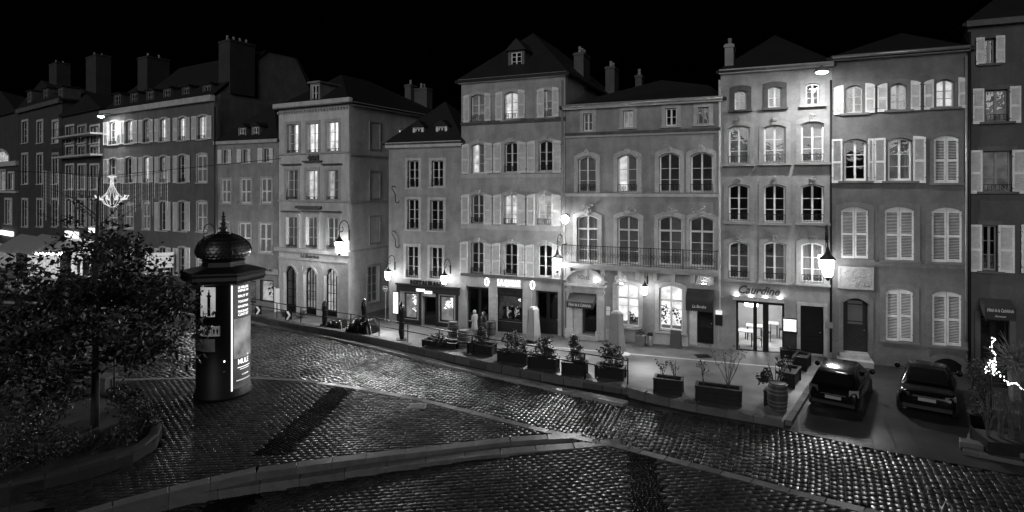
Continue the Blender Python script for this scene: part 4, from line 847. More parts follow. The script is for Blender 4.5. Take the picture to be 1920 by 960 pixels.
m.add([(q.x, q.y, zt(q.x)) for q in (c1, c2, c3, c4)], [(0, 1, 2, 3)])
m.add([(q.x, q.y, z) for q, z in ((c1, zt(c1.x)), (c1, -1.2), (c2, -1.2), (c2, 0))], [(0, 1, 2, 3)])
m.add([(-9.2, 39.2, zt(-9)), (-6.5, 37.6, zt(-7)), (4, 57, zt(-7)), (-4, 60, zt(-9))], [(0, 1, 2, 3)])
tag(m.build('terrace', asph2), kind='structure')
def stones_along(name, P, wd, z0, z1, length, mat, parent, inset=.006, side=1, limit=9999, jit=.006):
    "one block after another along the polyline P, wd to its left (side=1) or right"
    Q = densify(P, .1); acc = 0; seg = [Q[0]]; rr = random.Random(name + str(len(Q))); out = 0
    for a, b in zip(Q, Q[1:]):
        acc += (b - a).length; seg.append(b)
        if acc >= length * seg_r(rr) or b is Q[-1]:
            p, q = seg[0], seg[-1]; d = (q - p); d.z = 0
            if d.length > .08:
                d.normalize(); nn = Vector((-d.y, d.x, 0)) * wd * side; p2, q2 = p + d * inset, q - d * inset; j = rr.uniform(-jit, jit); ch = .015
                c = [p2, q2, q2 + nn, p2 + nn] if side > 0 else [p2 + nn, q2 + nn, q2, p2]
                ctr = (p2 + q2 + nn) / 2; ctr = (c[0] + c[1] + c[2] + c[3]) / 4; o = ctr
                mm = MB(); lo = [(v.x - o.x, v.y - o.y, z0(v.x)) for v in c]; mi = [(v.x - o.x, v.y - o.y, z1(v.x) - ch + j) for v in c]
                hi = [(v.x - o.x - (v.x - ctr.x) * ch * 2, v.y - o.y - (v.y - ctr.y) * ch * 2, z1(v.x) + j) for v in c]
                mm.add(lo + mi + hi, [(0, 1, 5, 4), (1, 2, 6, 5), (2, 3, 7, 6), (3, 0, 4, 7), (4, 5, 9, 8), (5, 6, 10, 9), (6, 7, 11, 10), (7, 4, 8, 11), (8, 9, 10, 11)])
                mm.build(name, mat, parent, loc=(o.x, o.y, 0)); out += 1
            acc = 0; seg = [b]
    return out
def seg_r(rr): return rr.uniform(.85, 1.15)
def struct(name): o = bpy.data.objects.new(name, None); COL.objects.link(o); o['kind'] = 'structure'; return o
# kerb of the terrace to the right, retaining wall to the left
tk = struct('terrace_kerb'); i0 = min(range(len(E)), key=lambda i: (E[i] - gp(1180, 723, zt)).length)
stones_along('kerb_stone', [E[i0], E[-1]] if False else E[i0:], .26, lambda x: zs(x) - .3, lambda x: zt(x) + .012, 1.0, kerbm, tk, side=-1)
stones_along('kerb_stone', densify([c1, c2], .5), .22, lambda x: zs(x) - .3, lambda x: zt(x) + .012, 1.0, kerbm, tk, side=-1)
rw = thing('retaining_wall', 'low stone block retaining wall under the terrace railing', 'wall')
k0 = min(range(len(E)), key=lambda i: (E[i] - gp(430, 581, zt)).length)
wl = E[k0:i0 + 1]
stones_along('stone_block', wl, .3, lambda x: zs(x) - .3, lambda x: zt(x) - .09, 1.05, pm('wall_stone', .06, .7, .3, 3, .35, 30, island=.35), rw, side=-1, inset=.018)
stones_along('coping_stone', wl, .36, lambda x: zt(x) - .084, lambda x: zt(x) + .02, 1.3, pm('coping', .08, .6, .3, 3, .3, 40, island=.25), rw, side=-1, inset=.012)
# kerb and pavement along the street
KERB = [(-200, 560), (100, 572), (250, 583), (400, 597), (480, 608), (600, 632), (700, 655), (860, 695), (1000, 725), (1090, 745), (1168, 763)]
K = [gp(x, y, zs) for x, y in KERB]
ko = struct('street_kerb'); stones_along('kerb_stone', K, .42, lambda x: zs(x) - .2, lambda x: zs(x) + .11, 1.25, pm('pale_kerb', .2, .5, .3, 3, .3, 40, island=.25, wet=(.3, .42, .8), spec=.6), ko, side=1)
m = MB(); Kd = densify(K, .5); V = []
for p in Kd:
    d = (P0 - p).dot(nv); b = p + nv * min(5.5, d); V += [(p.x + .1, p.y + .3, zs(p.x) + .095), (b.x, b.y, zs(b.x) + .095)]
m.add(V, [(2 * i, 2 * i + 2, 2 * i + 3, 2 * i + 1) for i in range(len(Kd) - 1)]); tag(m.build('pavement', asph), kind='structure')
LOW = [(1168, 764), (1262, 774), (1350, 787), (1440, 801), (1530, 818), (1640, 842), (1780, 868), (1920, 893), (2150, 935)]
LA = densify([gp(x, y, zs) for x, y in LOW], .5); m = MB(); V = []
for p in LA: b = backp(p, .35); V += [(p.x, p.y, zs(p.x) + .004), (b.x, b.y, (zs(b.x) + .004))]
m.add(V, [(2 * i, 2 * i + 2, 2 * i + 3, 2 * i + 1) for i in range(len(LA) - 1)])
p = LA[0]; q = gp(1185, 735, zs); b = backp(p, 0); m.add([(p.x, p.y, zs(p.x) + .006), (b.x, b.y, zs(b.x) + .006), (b.x - 4, b.y + 2, zs(b.x) - .1), (q.x - 1.2, q.y + .2, zs(q.x) - .02)], [(0, 1, 2, 3)])
tag(m.build('car_park', asph), kind='structure')
# street of cobbles
LOWER = [(-300, 738), (0, 718), (130, 713), (370, 707), (470, 706), (560, 711), (660, 723), (800, 749), (900, 773), (1000, 799), (1160, 832), (1280, 863), (1400, 894), (1520, 926), (1640, 956), (1760, 991), (1900, 1036)]
LW = [gp(x, y, zs) for x, y in LOWER]
bo = struct('street_border'); stones_along('border_stone', LW[1:], .3, lambda x: zs(x) - .2, lambda x: zs(x) + .012, .9, kerbm, bo, side=-1)
ROAD = [(p.x, p.y) for p in K] + [(p.x, p.y) for p in LA[1:]] + [(26, 14), (20, 8)] + [(p.x, p.y) for p in LW[::-1]]
def proj(x, y, z): return 960 + F * x / y, YH + F * (HC - z) / y
def lay(parent_name, name, mat, poly, zf, axis, la, lb, gap, keep, near, tilt, hj, excl=(), crown=.006, ch=.014, ymax=46, stag=True, bend=0, limit=300):
    par = struct(parent_name); ca, sa = math.cos(axis), math.sin(axis); rr = random.Random(parent_name)
    X = [q[0] for q in poly]; Y = [q[1] for q in poly]; cs = []
    for q in poly: cs.append((q[0] * ca + q[1] * sa, -q[0] * sa + q[1] * ca))
    a0, a1 = min(c[0] for c in cs), max(c[0] for c in cs); b0, b1 = min(c[1] for c in cs), max(c[1] for c in cs)
    a0, a1 = max(a0, -70), min(a1, 60); items = []; j = 0; a = a0
    while a < a1:
        b = b0 - (lb / 2 if stag and j % 2 else 0) + rr.uniform(-.02, .02)
        while b < b1:
            l = lb * rr.uniform(.82, 1.18) if hj > .004 else lb
            bc = b + l / 2; aa = a + la / 2 + bend * math.sin(bc * .7); x, y = aa * ca - bc * sa, aa * sa + bc * ca; b += l
            if y < 5 or y > ymax or not inpoly(x, y, poly): continue
            px, py = proj(x, y, zf(x))
            if px < -30 or px > 1950 or py > 985: continue
            if any(inpoly(x, y, e) for e in excl): continue
            items.append((x, y, l))
        a += la * (rr.uniform(.9, 1.1) if hj > .004 else 1); j += 1
    items.sort(key=lambda t: t[1] * t[1] + t[0] * t[0])
    def shape(l, tx, ty, jit):
        hx, hy = la / 2 - gap, l / 2 - gap; R0 = [(-hx, -hy), (hx, -hy), (hx, hy), (-hx, hy)]
        R0 = [(u + rr.uniform(-jit, jit), v + rr.uniform(-jit, jit)) for u, v in R0]
        f_ = lambda u, v: u * tx + v * ty
        V = [(u, v, -.05) for u, v in R0] + [(u * .985, v * .985, -ch + f_(u, v)) for u, v in R0] + [(u * (1 - ch * 1.6 / hx), v * (1 - ch * 1.6 / hy), f_(u, v)) for u, v in R0] + [(0, 0, crown)]
        Fc = [(0, 1, 5, 4), (1, 2, 6, 5), (2, 3, 7, 6), (3, 0, 4, 7), (4, 5, 9, 8), (5, 6, 10, 9), (6, 7, 11, 10), (7, 4, 8, 11), (8, 9, 12), (9, 10, 12), (10, 11, 12), (11, 8, 12)]
        return V, Fc
    bmz = MB(); g = .4; gi = {}
    for i in range(int(min(X) / g) - 1, int(max(X) / g) + 2):
        if not -60 < i * g < 40: continue
        for k in range(int(max(4, min(Y)) / g) - 1, int(min(ymax + 1, max(Y)) / g) + 2):
            c_ = [(i * g, k * g), (i * g + g, k * g), (i * g + g, k * g + g), (i * g, k * g + g)]
            if all(inpoly(u, v, poly) for u, v in c_): bmz.add([(u, v, zf(u) - .028) for u, v in c_], [(0, 1, 2, 3)])
    if bmz.v: bmz.build('bedding', bed, par)
    shared = []
    for k in range(8):
        V, Fc = shape(lb, rr.gauss(0, tilt), rr.gauss(0, tilt), hj); me = bpy.data.meshes.new(name); me.from_pydata(V, [], Fc); me.materials.append(mat); me.polygons.foreach_set('use_smooth', [True] * len(Fc)); shared.append(me)
    # the ones that show largest are parts of their own; the rest one mass
    for x, y, l in items[:limit]:
        o = link(name, rr.choice(shared), par, (x, y, zf(x) + rr.uniform(-hj, hj) * .4)); o.rotation_euler = (0, -math.atan2(zf(x + .5) - zf(x - .5), 1) * abs(ca), axis); o.scale = (1, l / lb, 1)
    m = MB()
    for x, y, l in items[limit:]:
        V, Fc = shape(l, rr.gauss(0, tilt), rr.gauss(0, tilt), hj); dz = rr.uniform(-hj, hj) * .4
        m.add([(x + u * ca - v * sa, y + u * sa + v * ca, zf(x + u * ca - v * sa) + w_ + dz) for u, v, w_ in V], Fc)
    tag(m.build(name + '_field', mat, par, True), kind='stuff'); print(parent_name, len(items)); return par
AX = math.atan2(-.43, .9)
lay('cobbled_street', 'cobblestone', cob, ROAD, zs, AX, .19, .26, .009, 0, 0, .032, .011, bend=.09, crown=.004, ch=.013)
S1 = [(1092, 821), (980, 826), (870, 839), (640, 866), (480, 887), (380, 909), (250, 941), (100, 985)]
S2 = [(1165, 833), (1000, 847), (900, 855), (640, 887), (480, 910), (300, 938), (180, 958), (30, 1000)]
S1p = [gp(x, y, zs) for x, y in S1]; S2p = [gp(x, y, lambda x: (zs(x) + zl(x)) / 2) for x, y in S2]
st = struct('square_steps')
stones_along('step_stone', S1p[::-1], .42, lambda x: zl(x) - .2, lambda x: zs(x) + .015, 1.25, kerbm, st, side=1)
stones_along('step_stone', S2p[::-1], .46, lambda x: zl(x) - .2, lambda x: (zs(x) + zl(x)) / 2 + .01, 1.25, kerbm, st, side=1)
B1 = [gp(*q) for q in ((625, 724), (667, 728), (543, 850), (469, 856))]; B1b = [gp(x, y, zl) for x, y in ((445, 912), (503, 906), (445, 985), (330, 985))]; B2 = [gp(x, y, zl) for x, y in ((1172, 846), (1226, 850), (1264, 990), (1186, 990))]
B1, B1b, B2 = [[(v.x, v.y) for v in B] for B in (B1, B1b, B2)]
PB = [gp(*q) for q in ((304, 815), (292, 842), (250, 868), (180, 893), (100, 913), (0, 935), (-160, 965), (-400, 900), (-400, 760), (-160, 748), (0, 742), (150, 738), (230, 752), (288, 782))]; PBp = [(v.x, v.y) for v in PB]
UP = [(p.x, p.y - .3) for p in LW[:12]] + [(p.x + .08, p.y + .46) for p in S1p]
lay('upper_square', 'paver', pav, UP, zs, R(91), .19, .3, .011, 0, 0, .016, .0038, excl=(B1, PBp), crown=.0003, ch=.008, limit=150)
LO = [(p.x, p.y) for p in S2p[::-1]] + [(p.x - .05, p.y - .32) for p in LW[10:]] + [(20, 4), (-20, 4)]
lay('lower_square', 'paver', pav, LO, zl, R(90), .19, .3, .011, 0, 0, .016, .0038, excl=(B1b, B2), crown=.0003, ch=.008, limit=300)
lay('dark_band_upper', 'sett', sett, B1, zs, R(50), .11, .12, .007, 0, 0, .05, .005, limit=100); lay('dark_band_lower', 'sett', sett, B1b, zl, R(50), .11, .12, .007, 0, 0, .05, .005, limit=100); lay('dark_band_right', 'sett', sett, B2, zl, R(90), .11, .12, .007, 0, 0, .05, .005, limit=100)
GL = [gp(x, y, zt) for x, y in ((930, 640), (1040, 652), (1220, 668), (1340, 679), (1490, 692))]; m = MB(); V = []
for q in densify(GL, .5): V += [(q.x, q.y, zt(q.x) + .004), (q.x + .05, q.y + .17, zt(q.x) + .004)]
m.add(V, [(2 * i, 2 * i + 2, 2 * i + 3, 2 * i + 1) for i in range(len(V) // 2 - 1)]); tag(m.build('gutter_line', pm('pale_gutter', .3, .6)), kind='structure')
# manhole and gully covers
for px, py, fn in ((783, 762, zs), (1318, 668, zt)):
    p = gp(px, py, fn); m = MB().box(-.35, .35, -.3, .3, .006, .014)
    for i in range(6): m.box(-.3, .3, -.25 + i * .09, -.21 + i * .09, .014, .022)
    tag(m.build('manhole_cover', iron, None, loc=(p.x, p.y, fn(p.x) + .004)), 'square iron cover set in the ' + ('pavers near the street border' if fn is zs else 'terrace asphalt'), 'manhole cover')
# ------------------------------------------------------------------ lamps
def fl(f, px, py, d): k, z = f.at(px, py, d); return f.world(k, d, z)
def out_(f): return Vector((-f.n.x, -f.n.y, 0))
for f, px, py, d, s, lab, e in ((b3, 727.5, 516, -.75, .95, 'lit wall lantern at the left corner of the RESTAURANT house', 673), (b3, 833, 524, -.75, .95, 'lit wall lantern right of the RESTAURANT lettering', 673),
    (b5, 1045, 494, -.85, 1.25, 'large lit wall lantern on the right edge of the five storey house', 871), (b8, 1552, 501, -1.0, 1.5, 'largest lit wall lantern, left of the carved door panel', 435), (b7, 1209, 544, -.7, .8, 'small lit lantern hanging under the hotel balcony', 475),
    (b1, 636, 463, -.9, 1.35, 'lit lantern on the arcade house corner above its arched doors', 1300), (b2, 382, 461, -.9, 1.3, 'lit lantern partly behind the kiosk dome', 594)):
    o = lantern(fl(f, px, py, d), out_(f), lab, s, -d, strength=em('lantern_glow_%d' % e, e))
def luminaire(f, px, py, d, e, lab):
    p = fl(f, px, py, d); t = thing('street_luminaire', lab, 'street lamp', p, f.a, 'hooded street lamps on the house fronts')
    MB().lathe([(.3, -.03), (.3, 0), (.26, .1), (.12, .2), (.04, .24)], 16).build('hood', zinc, t, True); MB().lathe([(.1, -.1), (.2, -.06), (.24, -.035)], 12).build('lens', em('luminaire_glow_%d' % e, e), t)
    MB().tube([(0, 0, .2), (0, .3, .3), (0, -d - .02, .3)], .035, 6).build('arm', iron, t)
luminaire(b8, 1541, 134, -2.2, 700, 'hooded street lamp high above the narrow house'); luminaire(b0, 189, 218, -1.2, 500, 'hooded street lamp at the left end of the long house')
p = fl(b5, 1060, 411, -.7); t = thing('floodlight', 'round floodlight glaring at the corner between bar house and hotel', 'floodlight', p, b5.a)
g = MB().lathe([(.05, -.22), (.16, -.16), (.21, 0), (.16, .16), (.05, .22)], 12); gb = MB(); gb.v = g.v; fr_ = [c for c in g.f if sum(g.v[i][1] for i in c) / len(c) < -.06]; gb.f = [c for c in g.f if c not in fr_]; g.f = fr_; g.build('lamp_glass', em('floodlight_glow', 800), t); gb.build('lamp_back', em('floodlight_back_glow', 30), t); MB().tube([(.0, .72, .1), (0, .3, .3), (0, 0, .26)], .03).box(-.12, .12, -.1, .1, .22, .28).build('bracket', iron, t)  # glass split in two: bright street half, weaker glowing half toward the wall
for px, py, lab in ((1117, 529, 'small spotlight on the ledge of the entrance pediment'), (1165, 532, 'small spotlight on the carved relief left of the hotel window'), (1320, 533, 'small spotlight on the carved relief above the curved awning')):
    p = fl(b7, px, py, -.42); t = thing('facade_spotlight', lab, 'spotlight', p, b7.a, 'spotlights on the hotel front'); MB().box(-.1, .1, -.06, .06, -.05, 0).build('housing', iron, t); MB().box(-.08, .08, -.045, .045, .002, .02).build('lens', em('spot_glow', 55), t); MB().box(-.015, .015, .06, .4, -.04, -.015).build('arm', iron, t)
# ------------------------------------------------------------------ terrace railing
ra = thing('terrace_railing', 'long two rail metal railing on the terrace wall', 'railing'); tops_ = []
for px in (430, 473, 518, 563, 611, 657, 710, 764, 823, 885, 951, 1022, 1097, 1178):
    p = gp(px, lerp_px(EDGE, px), zt); z = zt(p.x); h = 1.02 if px < 1170 else 1.12; MB().box(p.x - .025, p.x + .025, p.y - .025 + .12, p.y + .025 + .12, z, z + h).build('post', iron, ra); tops_.append((p.x, p.y + .12, z + 1.02))
for dz in (0, -.42):
    for a, b in zip(tops_, tops_[1:]): MB().bar((a[0], a[1], a[2] + dz), (b[0], b[1], b[2] + dz), .05, .045).build('rail', iron, ra)
# ------------------------------------------------------------------ kiosk
kp = gp(419, 737); kg = thing('advertising_kiosk', 'black domed advertising column with a backlit film poster and WC panel', 'kiosk', (kp.x, kp.y, zs(kp.x)), math.atan2(-kp.y, -kp.x))
sc_ = F / kp.y; H = lambda py: (737 - py) / sc_ ; KR = 47 / sc_
kb = pm('kiosk_black', .01, .5, .2, 4, .02, 40, spec=.3)
MB().lathe([(KR * 1.06, 0), (KR * 1.06, .14), (KR * 1.02, .2), (KR * 1.02, .32), (KR * .98, .36), (KR * .98, H(530)), (KR * 1.08, H(527))], 40).build('body', kb, kg, True)
cr = 75 / sc_; MB().lathe([(KR * 1.08, H(528)), (cr * .93, H(524)), (cr, H(518)), (cr * .97, H(512)), (cr, H(508)), (cr * .98, H(505)), (cr * .7, H(500)), (38 / sc_, H(497)), (36 / sc_, H(489)), (40 / sc_, H(487)), (34 / sc_, H(484))], 6, rot=.3).build('cornice', kb, kg)
prof = [(34, 485), (41, 481), (47, 473), (47.5, 467), (44, 458), (37, 450), (28, 444), (16, 439), (12, 438)]; MB().lathe([(r / sc_, H(y)) for r, y in prof], 24).build('dome', kb, kg, True)
sm = MB()
for i in range(7):
    z0_, z1_ = 481 - i * 5.2, 481 - (i + 1) * 5.2
    def rad(y):
        for (r0, y0), (r1, y1) in zip(prof, prof[1:]):
            if y1 <= y <= y0: return (r0 + (r1 - r0) * (y - y0) / (y1 - y0)) / sc_
        return .3
    nn = 36
    for k in range(nn):
        a = 2 * math.pi * (k + (i % 2) * .5) / nn; wd_ = math.pi / nn * .95; r0, r1 = rad(z0_ - 3.5) + .012, rad(max(439, z1_)) + .03
        P = [(r1, a - wd_, H(z1_)), (r0 + .02, a - wd_, H(z0_ - 2)), (r0 + .03, a, H(z0_)), (r0 + .02, a + wd_, H(z0_ - 2)), (r1, a + wd_, H(z1_))]
        sm.add([(q[0] * math.cos(q[1]), q[0] * math.sin(q[1]), q[2]) for q in P], [(0, 1, 2, 3, 4)])
tag(sm.build('dome_scales', pm('kiosk_scale', .02, .33, .2, 4, 0), kg), kind='stuff')
rb = MB()
for k in range(6): a = k * math.pi / 3 + .3; rb.tube([((r / sc_ + .03) * math.cos(a), (r / sc_ + .03) * math.sin(a), H(y)) for r, y in prof[1:]], .035, 5)
rb.build('dome_rib', kb, kg)
MB().lathe([(12.0 / sc_, H(438)), (11.0 / sc_, H(436)), (5.8 / sc_, H(434)), (5.1 / sc_, H(431)), (10.2 / sc_, H(428)), (3.6 / sc_, H(424)), (5.8 / sc_, H(420)), (5.8 / sc_, H(418)), (2.3 / sc_, H(415)), (4.3 / sc_, H(412)), (1.7 / sc_, H(410)), (4.1 / sc_, H(406)), (1.7 / sc_, H(404)), (2.3 / sc_, H(400)), (.3 / sc_, H(396))], 10).build('finial', kb, kg, True)
def kpatch(s0, s1, y0, y1, mat, name, off=.02, n=8, parent=None, frame=0):
    "curved panel on the drum between sine positions s0..s1 (to the right as seen from the square)"
    a0, a1 = math.asin(max(-1, s0)), math.asin(min(1, s1)); V = []; r = KR * .98 + off
    for i in range(n + 1):
        a = (a0 + (a1 - a0) * i / n); V += [(r * math.cos(a), r * math.sin(a), H(y1)), (r * math.cos(a), r * math.sin(a), H(y0)), ((r - .03) * math.cos(a), (r - .03) * math.sin(a), H(y1)), ((r - .03) * math.cos(a), (r - .03) * math.sin(a), H(y0))]
    return MB().add(V, [(4 * i, 4 * i + 4, 4 * i + 5, 4 * i + 1) for i in range(n)] + [(4 * i + 1, 4 * i + 5, 4 * i + 7, 4 * i + 3) for i in range(n)] + [(2, 6 + 0, 4, 0) if False else (0, 1, 3, 2), (4 * n + 1, 4 * n, 4 * n + 2, 4 * n + 3)]).build(name, mat, parent or kg)
def ktext(s, sc0, y, wd_, ht, mat, parent, name='lettering', bold=0, off=.03):
    a0 = math.asin(sc0); r = KR * .98 + off
    return textmb(s, wd_, ht, .003, 0, lambda x, yy, z: ((r + z) * math.cos(a0 + x / r), (r + z) * math.sin(a0 + x / r), H(y) + yy), bold).build(name, mat, parent)
po_ = kpatch(.33, .985, 530, 719, em('poster_glow_dark', .09, .4, 1.2), 'film_poster')
kpatch(.36, .98, 592, 664, em('poster_glow_mid', .3, .7, 1.1), 'poster_picture', .024, parent=po_)
kpatch(.27, .315, 530, 722, em('poster_edge_glow', 1.6), 'poster_edge_light', .03, 2)
ptx = em('poster_letter_glow', 1.5)
for i, s in enumerate(('LE MEILLEUR', 'DEPUIS UN', 'BRUT ET', 'TOUCHANT', 'MAGISTRAL', 'FASCINANT', 'CLINT EST')):
    ktext(s, .72, (535, 541, 551, 561, 570, 579, 585)[i], .62, .11, ptx, po_, bold=.03)
ktext('LA', .86, 661, .1, .07, ptx, po_); ktext('MULE', .72, 671, .62, .24, ptx, po_, bold=.02); kpatch(.5, .93, 681, 682.5, ptx, 'credit_line', .026, 4, po_); kpatch(.58, .9, 685, 686, ptx, 'credit_line', .026, 4, po_); ktext('LE 23 JANVIER', .78, 696, .42, .07, ptx, po_); kpatch(.45, .93, 704, 706, em('poster_logo_glow', .7), 'credit_line', .026, 4, po_)
lp_ = kpatch(-.79, -.28, 531, 584, em('panel_photo_glow', .35, .25, 1.2), 'photo_panel')
cm_ = MB(); ang = math.asin(-.5); r = KR * .98 + .03
for x0, x1, y0, y1 in ((-.07, .07, 583, 548), (-.11, .11, 548, 545), (-.05, .05, 545, 540), (-.02, .03, 540, 535), (-.3, .3, 584, 574)):
    cm_.add([((r) * math.cos(ang + x / r), r * math.sin(ang + x / r), H(y)) for x, y in ((x0, y0), (x1, y0), (x1, y1), (x0, y1))], [(0, 1, 2, 3)])
cm_.build('column_picture', pm('print_dark', .04, .6), lp_)
wc = kpatch(-.8, -.12, 601, 619, em('wc_panel_glow', .12), 'wc_panel'); dk = pm('dark_letters', .03, .5)
ktext('WC', -.6, 610, .38, .22, dk, wc, bold=.02)
pg_ = MB(); a0 = math.asin(-.27); r = KR * .98 + .026
for dx in (-.07, .07):
    for x0, x1, z0_, z1_ in ((-.025, .025, .09, .13), (-.045, .045, -.03, .08), (-.03, .03, -.13, -.03)): pg_.add([(r * math.cos(a0 + (dx + x) / r), r * math.sin(a0 + (dx + x) / r), H(610) + z) for x, z in ((x0, z0_), (x1, z0_), (x1, z1_), (x0, z1_))], [(0, 1, 2, 3)])
for x0, x1, z0_, z1_ in ((-.17, .17, .15, .17), (-.17, .17, -.17, -.15), (-.17, -.15, -.15, .15), (.15, .17, -.15, .15)): pg_.add([(r * math.cos(a0 + x / r), r * math.sin(a0 + x / r), H(610) + z) for x, z in ((x0, z0_), (x1, z0_), (x1, z1_), (x0, z1_))], [(0, 1, 2, 3)])
pg_.build('pictogram', dk, wc)
dp = kpatch(-.98, -.3, 624, 647, pm('grey_enamel', .75, .4), 'door_plate'); kpatch(.0, .06, 664, 667, em('indicator_glow', 2), 'indicator_light', .03, 2); kpatch(-.03, .08, 683, 685, pm('grey_metal', .3, .35, metal=.8), 'coin_slot', .03, 2)
# ------------------------------------------------------------------ planting: leaves
leafm = pm('dark_leaf', .022, .45, .35, 3, .1, 30); barkm = pm('bark', .03, .85, .3, 6, .5, 25); soil = pm('soil', .02, .9, .3, 8, .5, 20)
def shrub(pos, r, h, n, size, label, group=None, name='shrub', cat='shrub', mat=leafm, seed=0, stems=5, cone=False):
    rr = random.Random(seed + int(pos[0] * 100)); t = thing(name, label, cat, pos, 0, group); m = MB()
    for i in range(stems):
        a = rr.uniform(0, 6.28); m.tube([(0.04 * math.cos(a), .04 * math.sin(a), 0), (r * .3 * math.cos(a), r * .3 * math.sin(a), h * .5), (r * .6 * math.cos(a), r * .6 * math.sin(a), h * .85)], [.02, .014, .006], 5)
    m.build('stem', barkm, t); m = MB()
    for k in range(max(5, n // 30)):
        zz = rr.uniform(.12, .98); rad = r * ((1 - zz) * .95 + .08 if cone else math.sqrt(max(.05, 1 - (zz * 1.5 - .6) ** 2)) ); a = rr.uniform(0, 6.28); q = rr.uniform(.2, 1) * rad
        foliage_mb(m, (q * math.cos(a), q * math.sin(a), zz * h), r * (.32 if not cone else .2), 30, size, (1, 1, .8), rr)
    m.build('foliage', mat, t); return t
def wood_box(pos, rot, L_, Wd, H_, label, group, mat=wood_dk):
    t = thing('planter_box', label, 'planter', pos, rot, group); th = .04
    for i in range(3):
        z0_, z1_ = .04 + (H_ - .04) * i / 3 + .004, .04 + (H_ - .04) * (i + 1) / 3 - .004
        for y in (-Wd / 2, Wd / 2 - th): MB().box(-L_ / 2 + .05, L_ / 2 - .05, y, y + th, z0_, z1_).build('plank', mat, t)
        for x in (-L_ / 2, L_ / 2 - th): MB().box(x + .004, x + th, -Wd / 2 + th + .01, Wd / 2 - th - .01, z0_, z1_).build('plank', mat, t)
    for x in (-L_ / 2, L_ / 2):
        for y in (-Wd / 2, Wd / 2): MB().box(x - .04, x + .04, y - .04, y + .04, 0, H_ + .01).build('corner_post', mat, t)
    rim = MB(); rim.box(-L_ / 2 - .06, L_ / 2 + .06, -Wd / 2 - .06, -Wd / 2 + .05, H_ + .012, H_ + .05).box(-L_ / 2 - .06, L_ / 2 + .06, Wd / 2 - .05, Wd / 2 + .06, H_ + .012, H_ + .05).box(-L_ / 2 - .06, -L_ / 2 + .05, -Wd / 2 + .052, Wd / 2 - .052, H_ + .012, H_ + .05).box(L_ / 2 - .05, L_ / 2 + .06, -Wd / 2 + .052, Wd / 2 - .052, H_ + .012, H_ + .05)
    rim.build('rim', mat, t); MB().box(-L_ / 2 + .05, L_ / 2 - .05, -Wd / 2 + .05, Wd / 2 - .05, .05, H_ - .06).build('soil', soil, t); return t
GA = -.41
boxes = [(896, 668, 1.35, 'first wooden planter box from the barrels along the railing', 1), (957, 684, 1.45, 'second wooden planter box from the barrels along the railing', 1), (1013, 695, 1.3, 'third wooden planter box from the barrels along the railing', 1), (1072, 706, 1.0, 'fourth wooden planter box along the railing, beside a short dark post', 1), (1140, 714, 1.2, 'wooden planter box at the right end of the railing', 1)]
for i, (px, py, L_, lab, k) in enumerate(boxes):
    p = gp(px, py, zt); p = p + nv * .45; wood_box((p.x, p.y, zt(p.x)), GA, L_, .55, .5, lab, 'planter boxes along the railing')
    shrub((p.x, p.y, zt(p.x) + .44), .6, 1.0 if i != 3 else 1.3, 900, .11, 'leafy evergreen in the ' + lab, 'evergreens in the railing planters', seed=i, cone=i in (0, 3), name='potted_evergreen')
def twigs(pos, h, spread, n, label, seed, leaves=4, cat='plant'):
    rr = random.Random(seed); t = thing('bare_twig_plant', label, cat, pos, 0, 'sparse plants in the front planters'); m = MB(); lf = MB()
    for i in range(n):
        a = rr.uniform(0, 6.28); q = rr.uniform(.2, 1) * spread; pts = [(rr.uniform(-.03, .03), rr.uniform(-.03, .03), 0)]
        for k in range(1, 5): u = k / 4; pts.append((math.cos(a) * q * u ** 1.3 + rr.uniform(-.03, .03), math.sin(a) * q * u ** 1.3 + rr.uniform(-.03, .03), h * u * rr.uniform(.9, 1.05)))
        m.tube(pts, [.016, .013, .01, .007, .004], 5)
        for k in (2, 3):
            b = Vector(pts[k]); d = Vector((rr.uniform(-.2, .2), rr.uniform(-.2, .2), rr.uniform(.1, .3))) * (h / 1.3); m.tube([b, b + d * .6, b + d], [.007, .005, .003], 4)
            foliage_mb(lf, b + d, .06, leaves, .08, rnd=rr)
        foliage_mb(lf, pts[-1], .07, leaves, .08, rnd=rr)
    m.build('twig', barkm, t); lf.build('leaf', leafm, t)
wood_mid = pm('planter_wood', .016, .6, .3, 3, .2, 30, spec=.15)
for px, py, L_, lab, plants in ((1251, 742, 1.05, 'shorter wooden planter box on the terrace kerb', ((-.25, .7, .25, 5), (.25, .75, .3, 6))), (1346, 760, 1.6, 'longer wooden planter box on the terrace kerb with tall bare twigs', ((-.55, .95, .3, 5), (.35, 1.55, .75, 9)))):
    p = gp(px, py, zt) + nv * .35; wood_box((p.x, p.y, zt(p.x)), GA + .02, L_, .55, .58, lab, 'planter boxes on the terrace kerb', wood_mid)
    for j, (dx, h, sp, n) in enumerate(plants): twigs((p.x + dx * math.cos(GA), p.y + dx * math.sin(GA), zt(p.x) + .52), h, sp, n, ('low leafy twigs at the left of the ' if j == 0 else 'bare upright twigs at the right of the ') + lab.split(' on ')[0], 10 + j + int(L_ * 10), 5 if j == 0 else 3)
ed = (c2 - c1); ed.z = 0; ea = math.atan2(ed.y, ed.x)
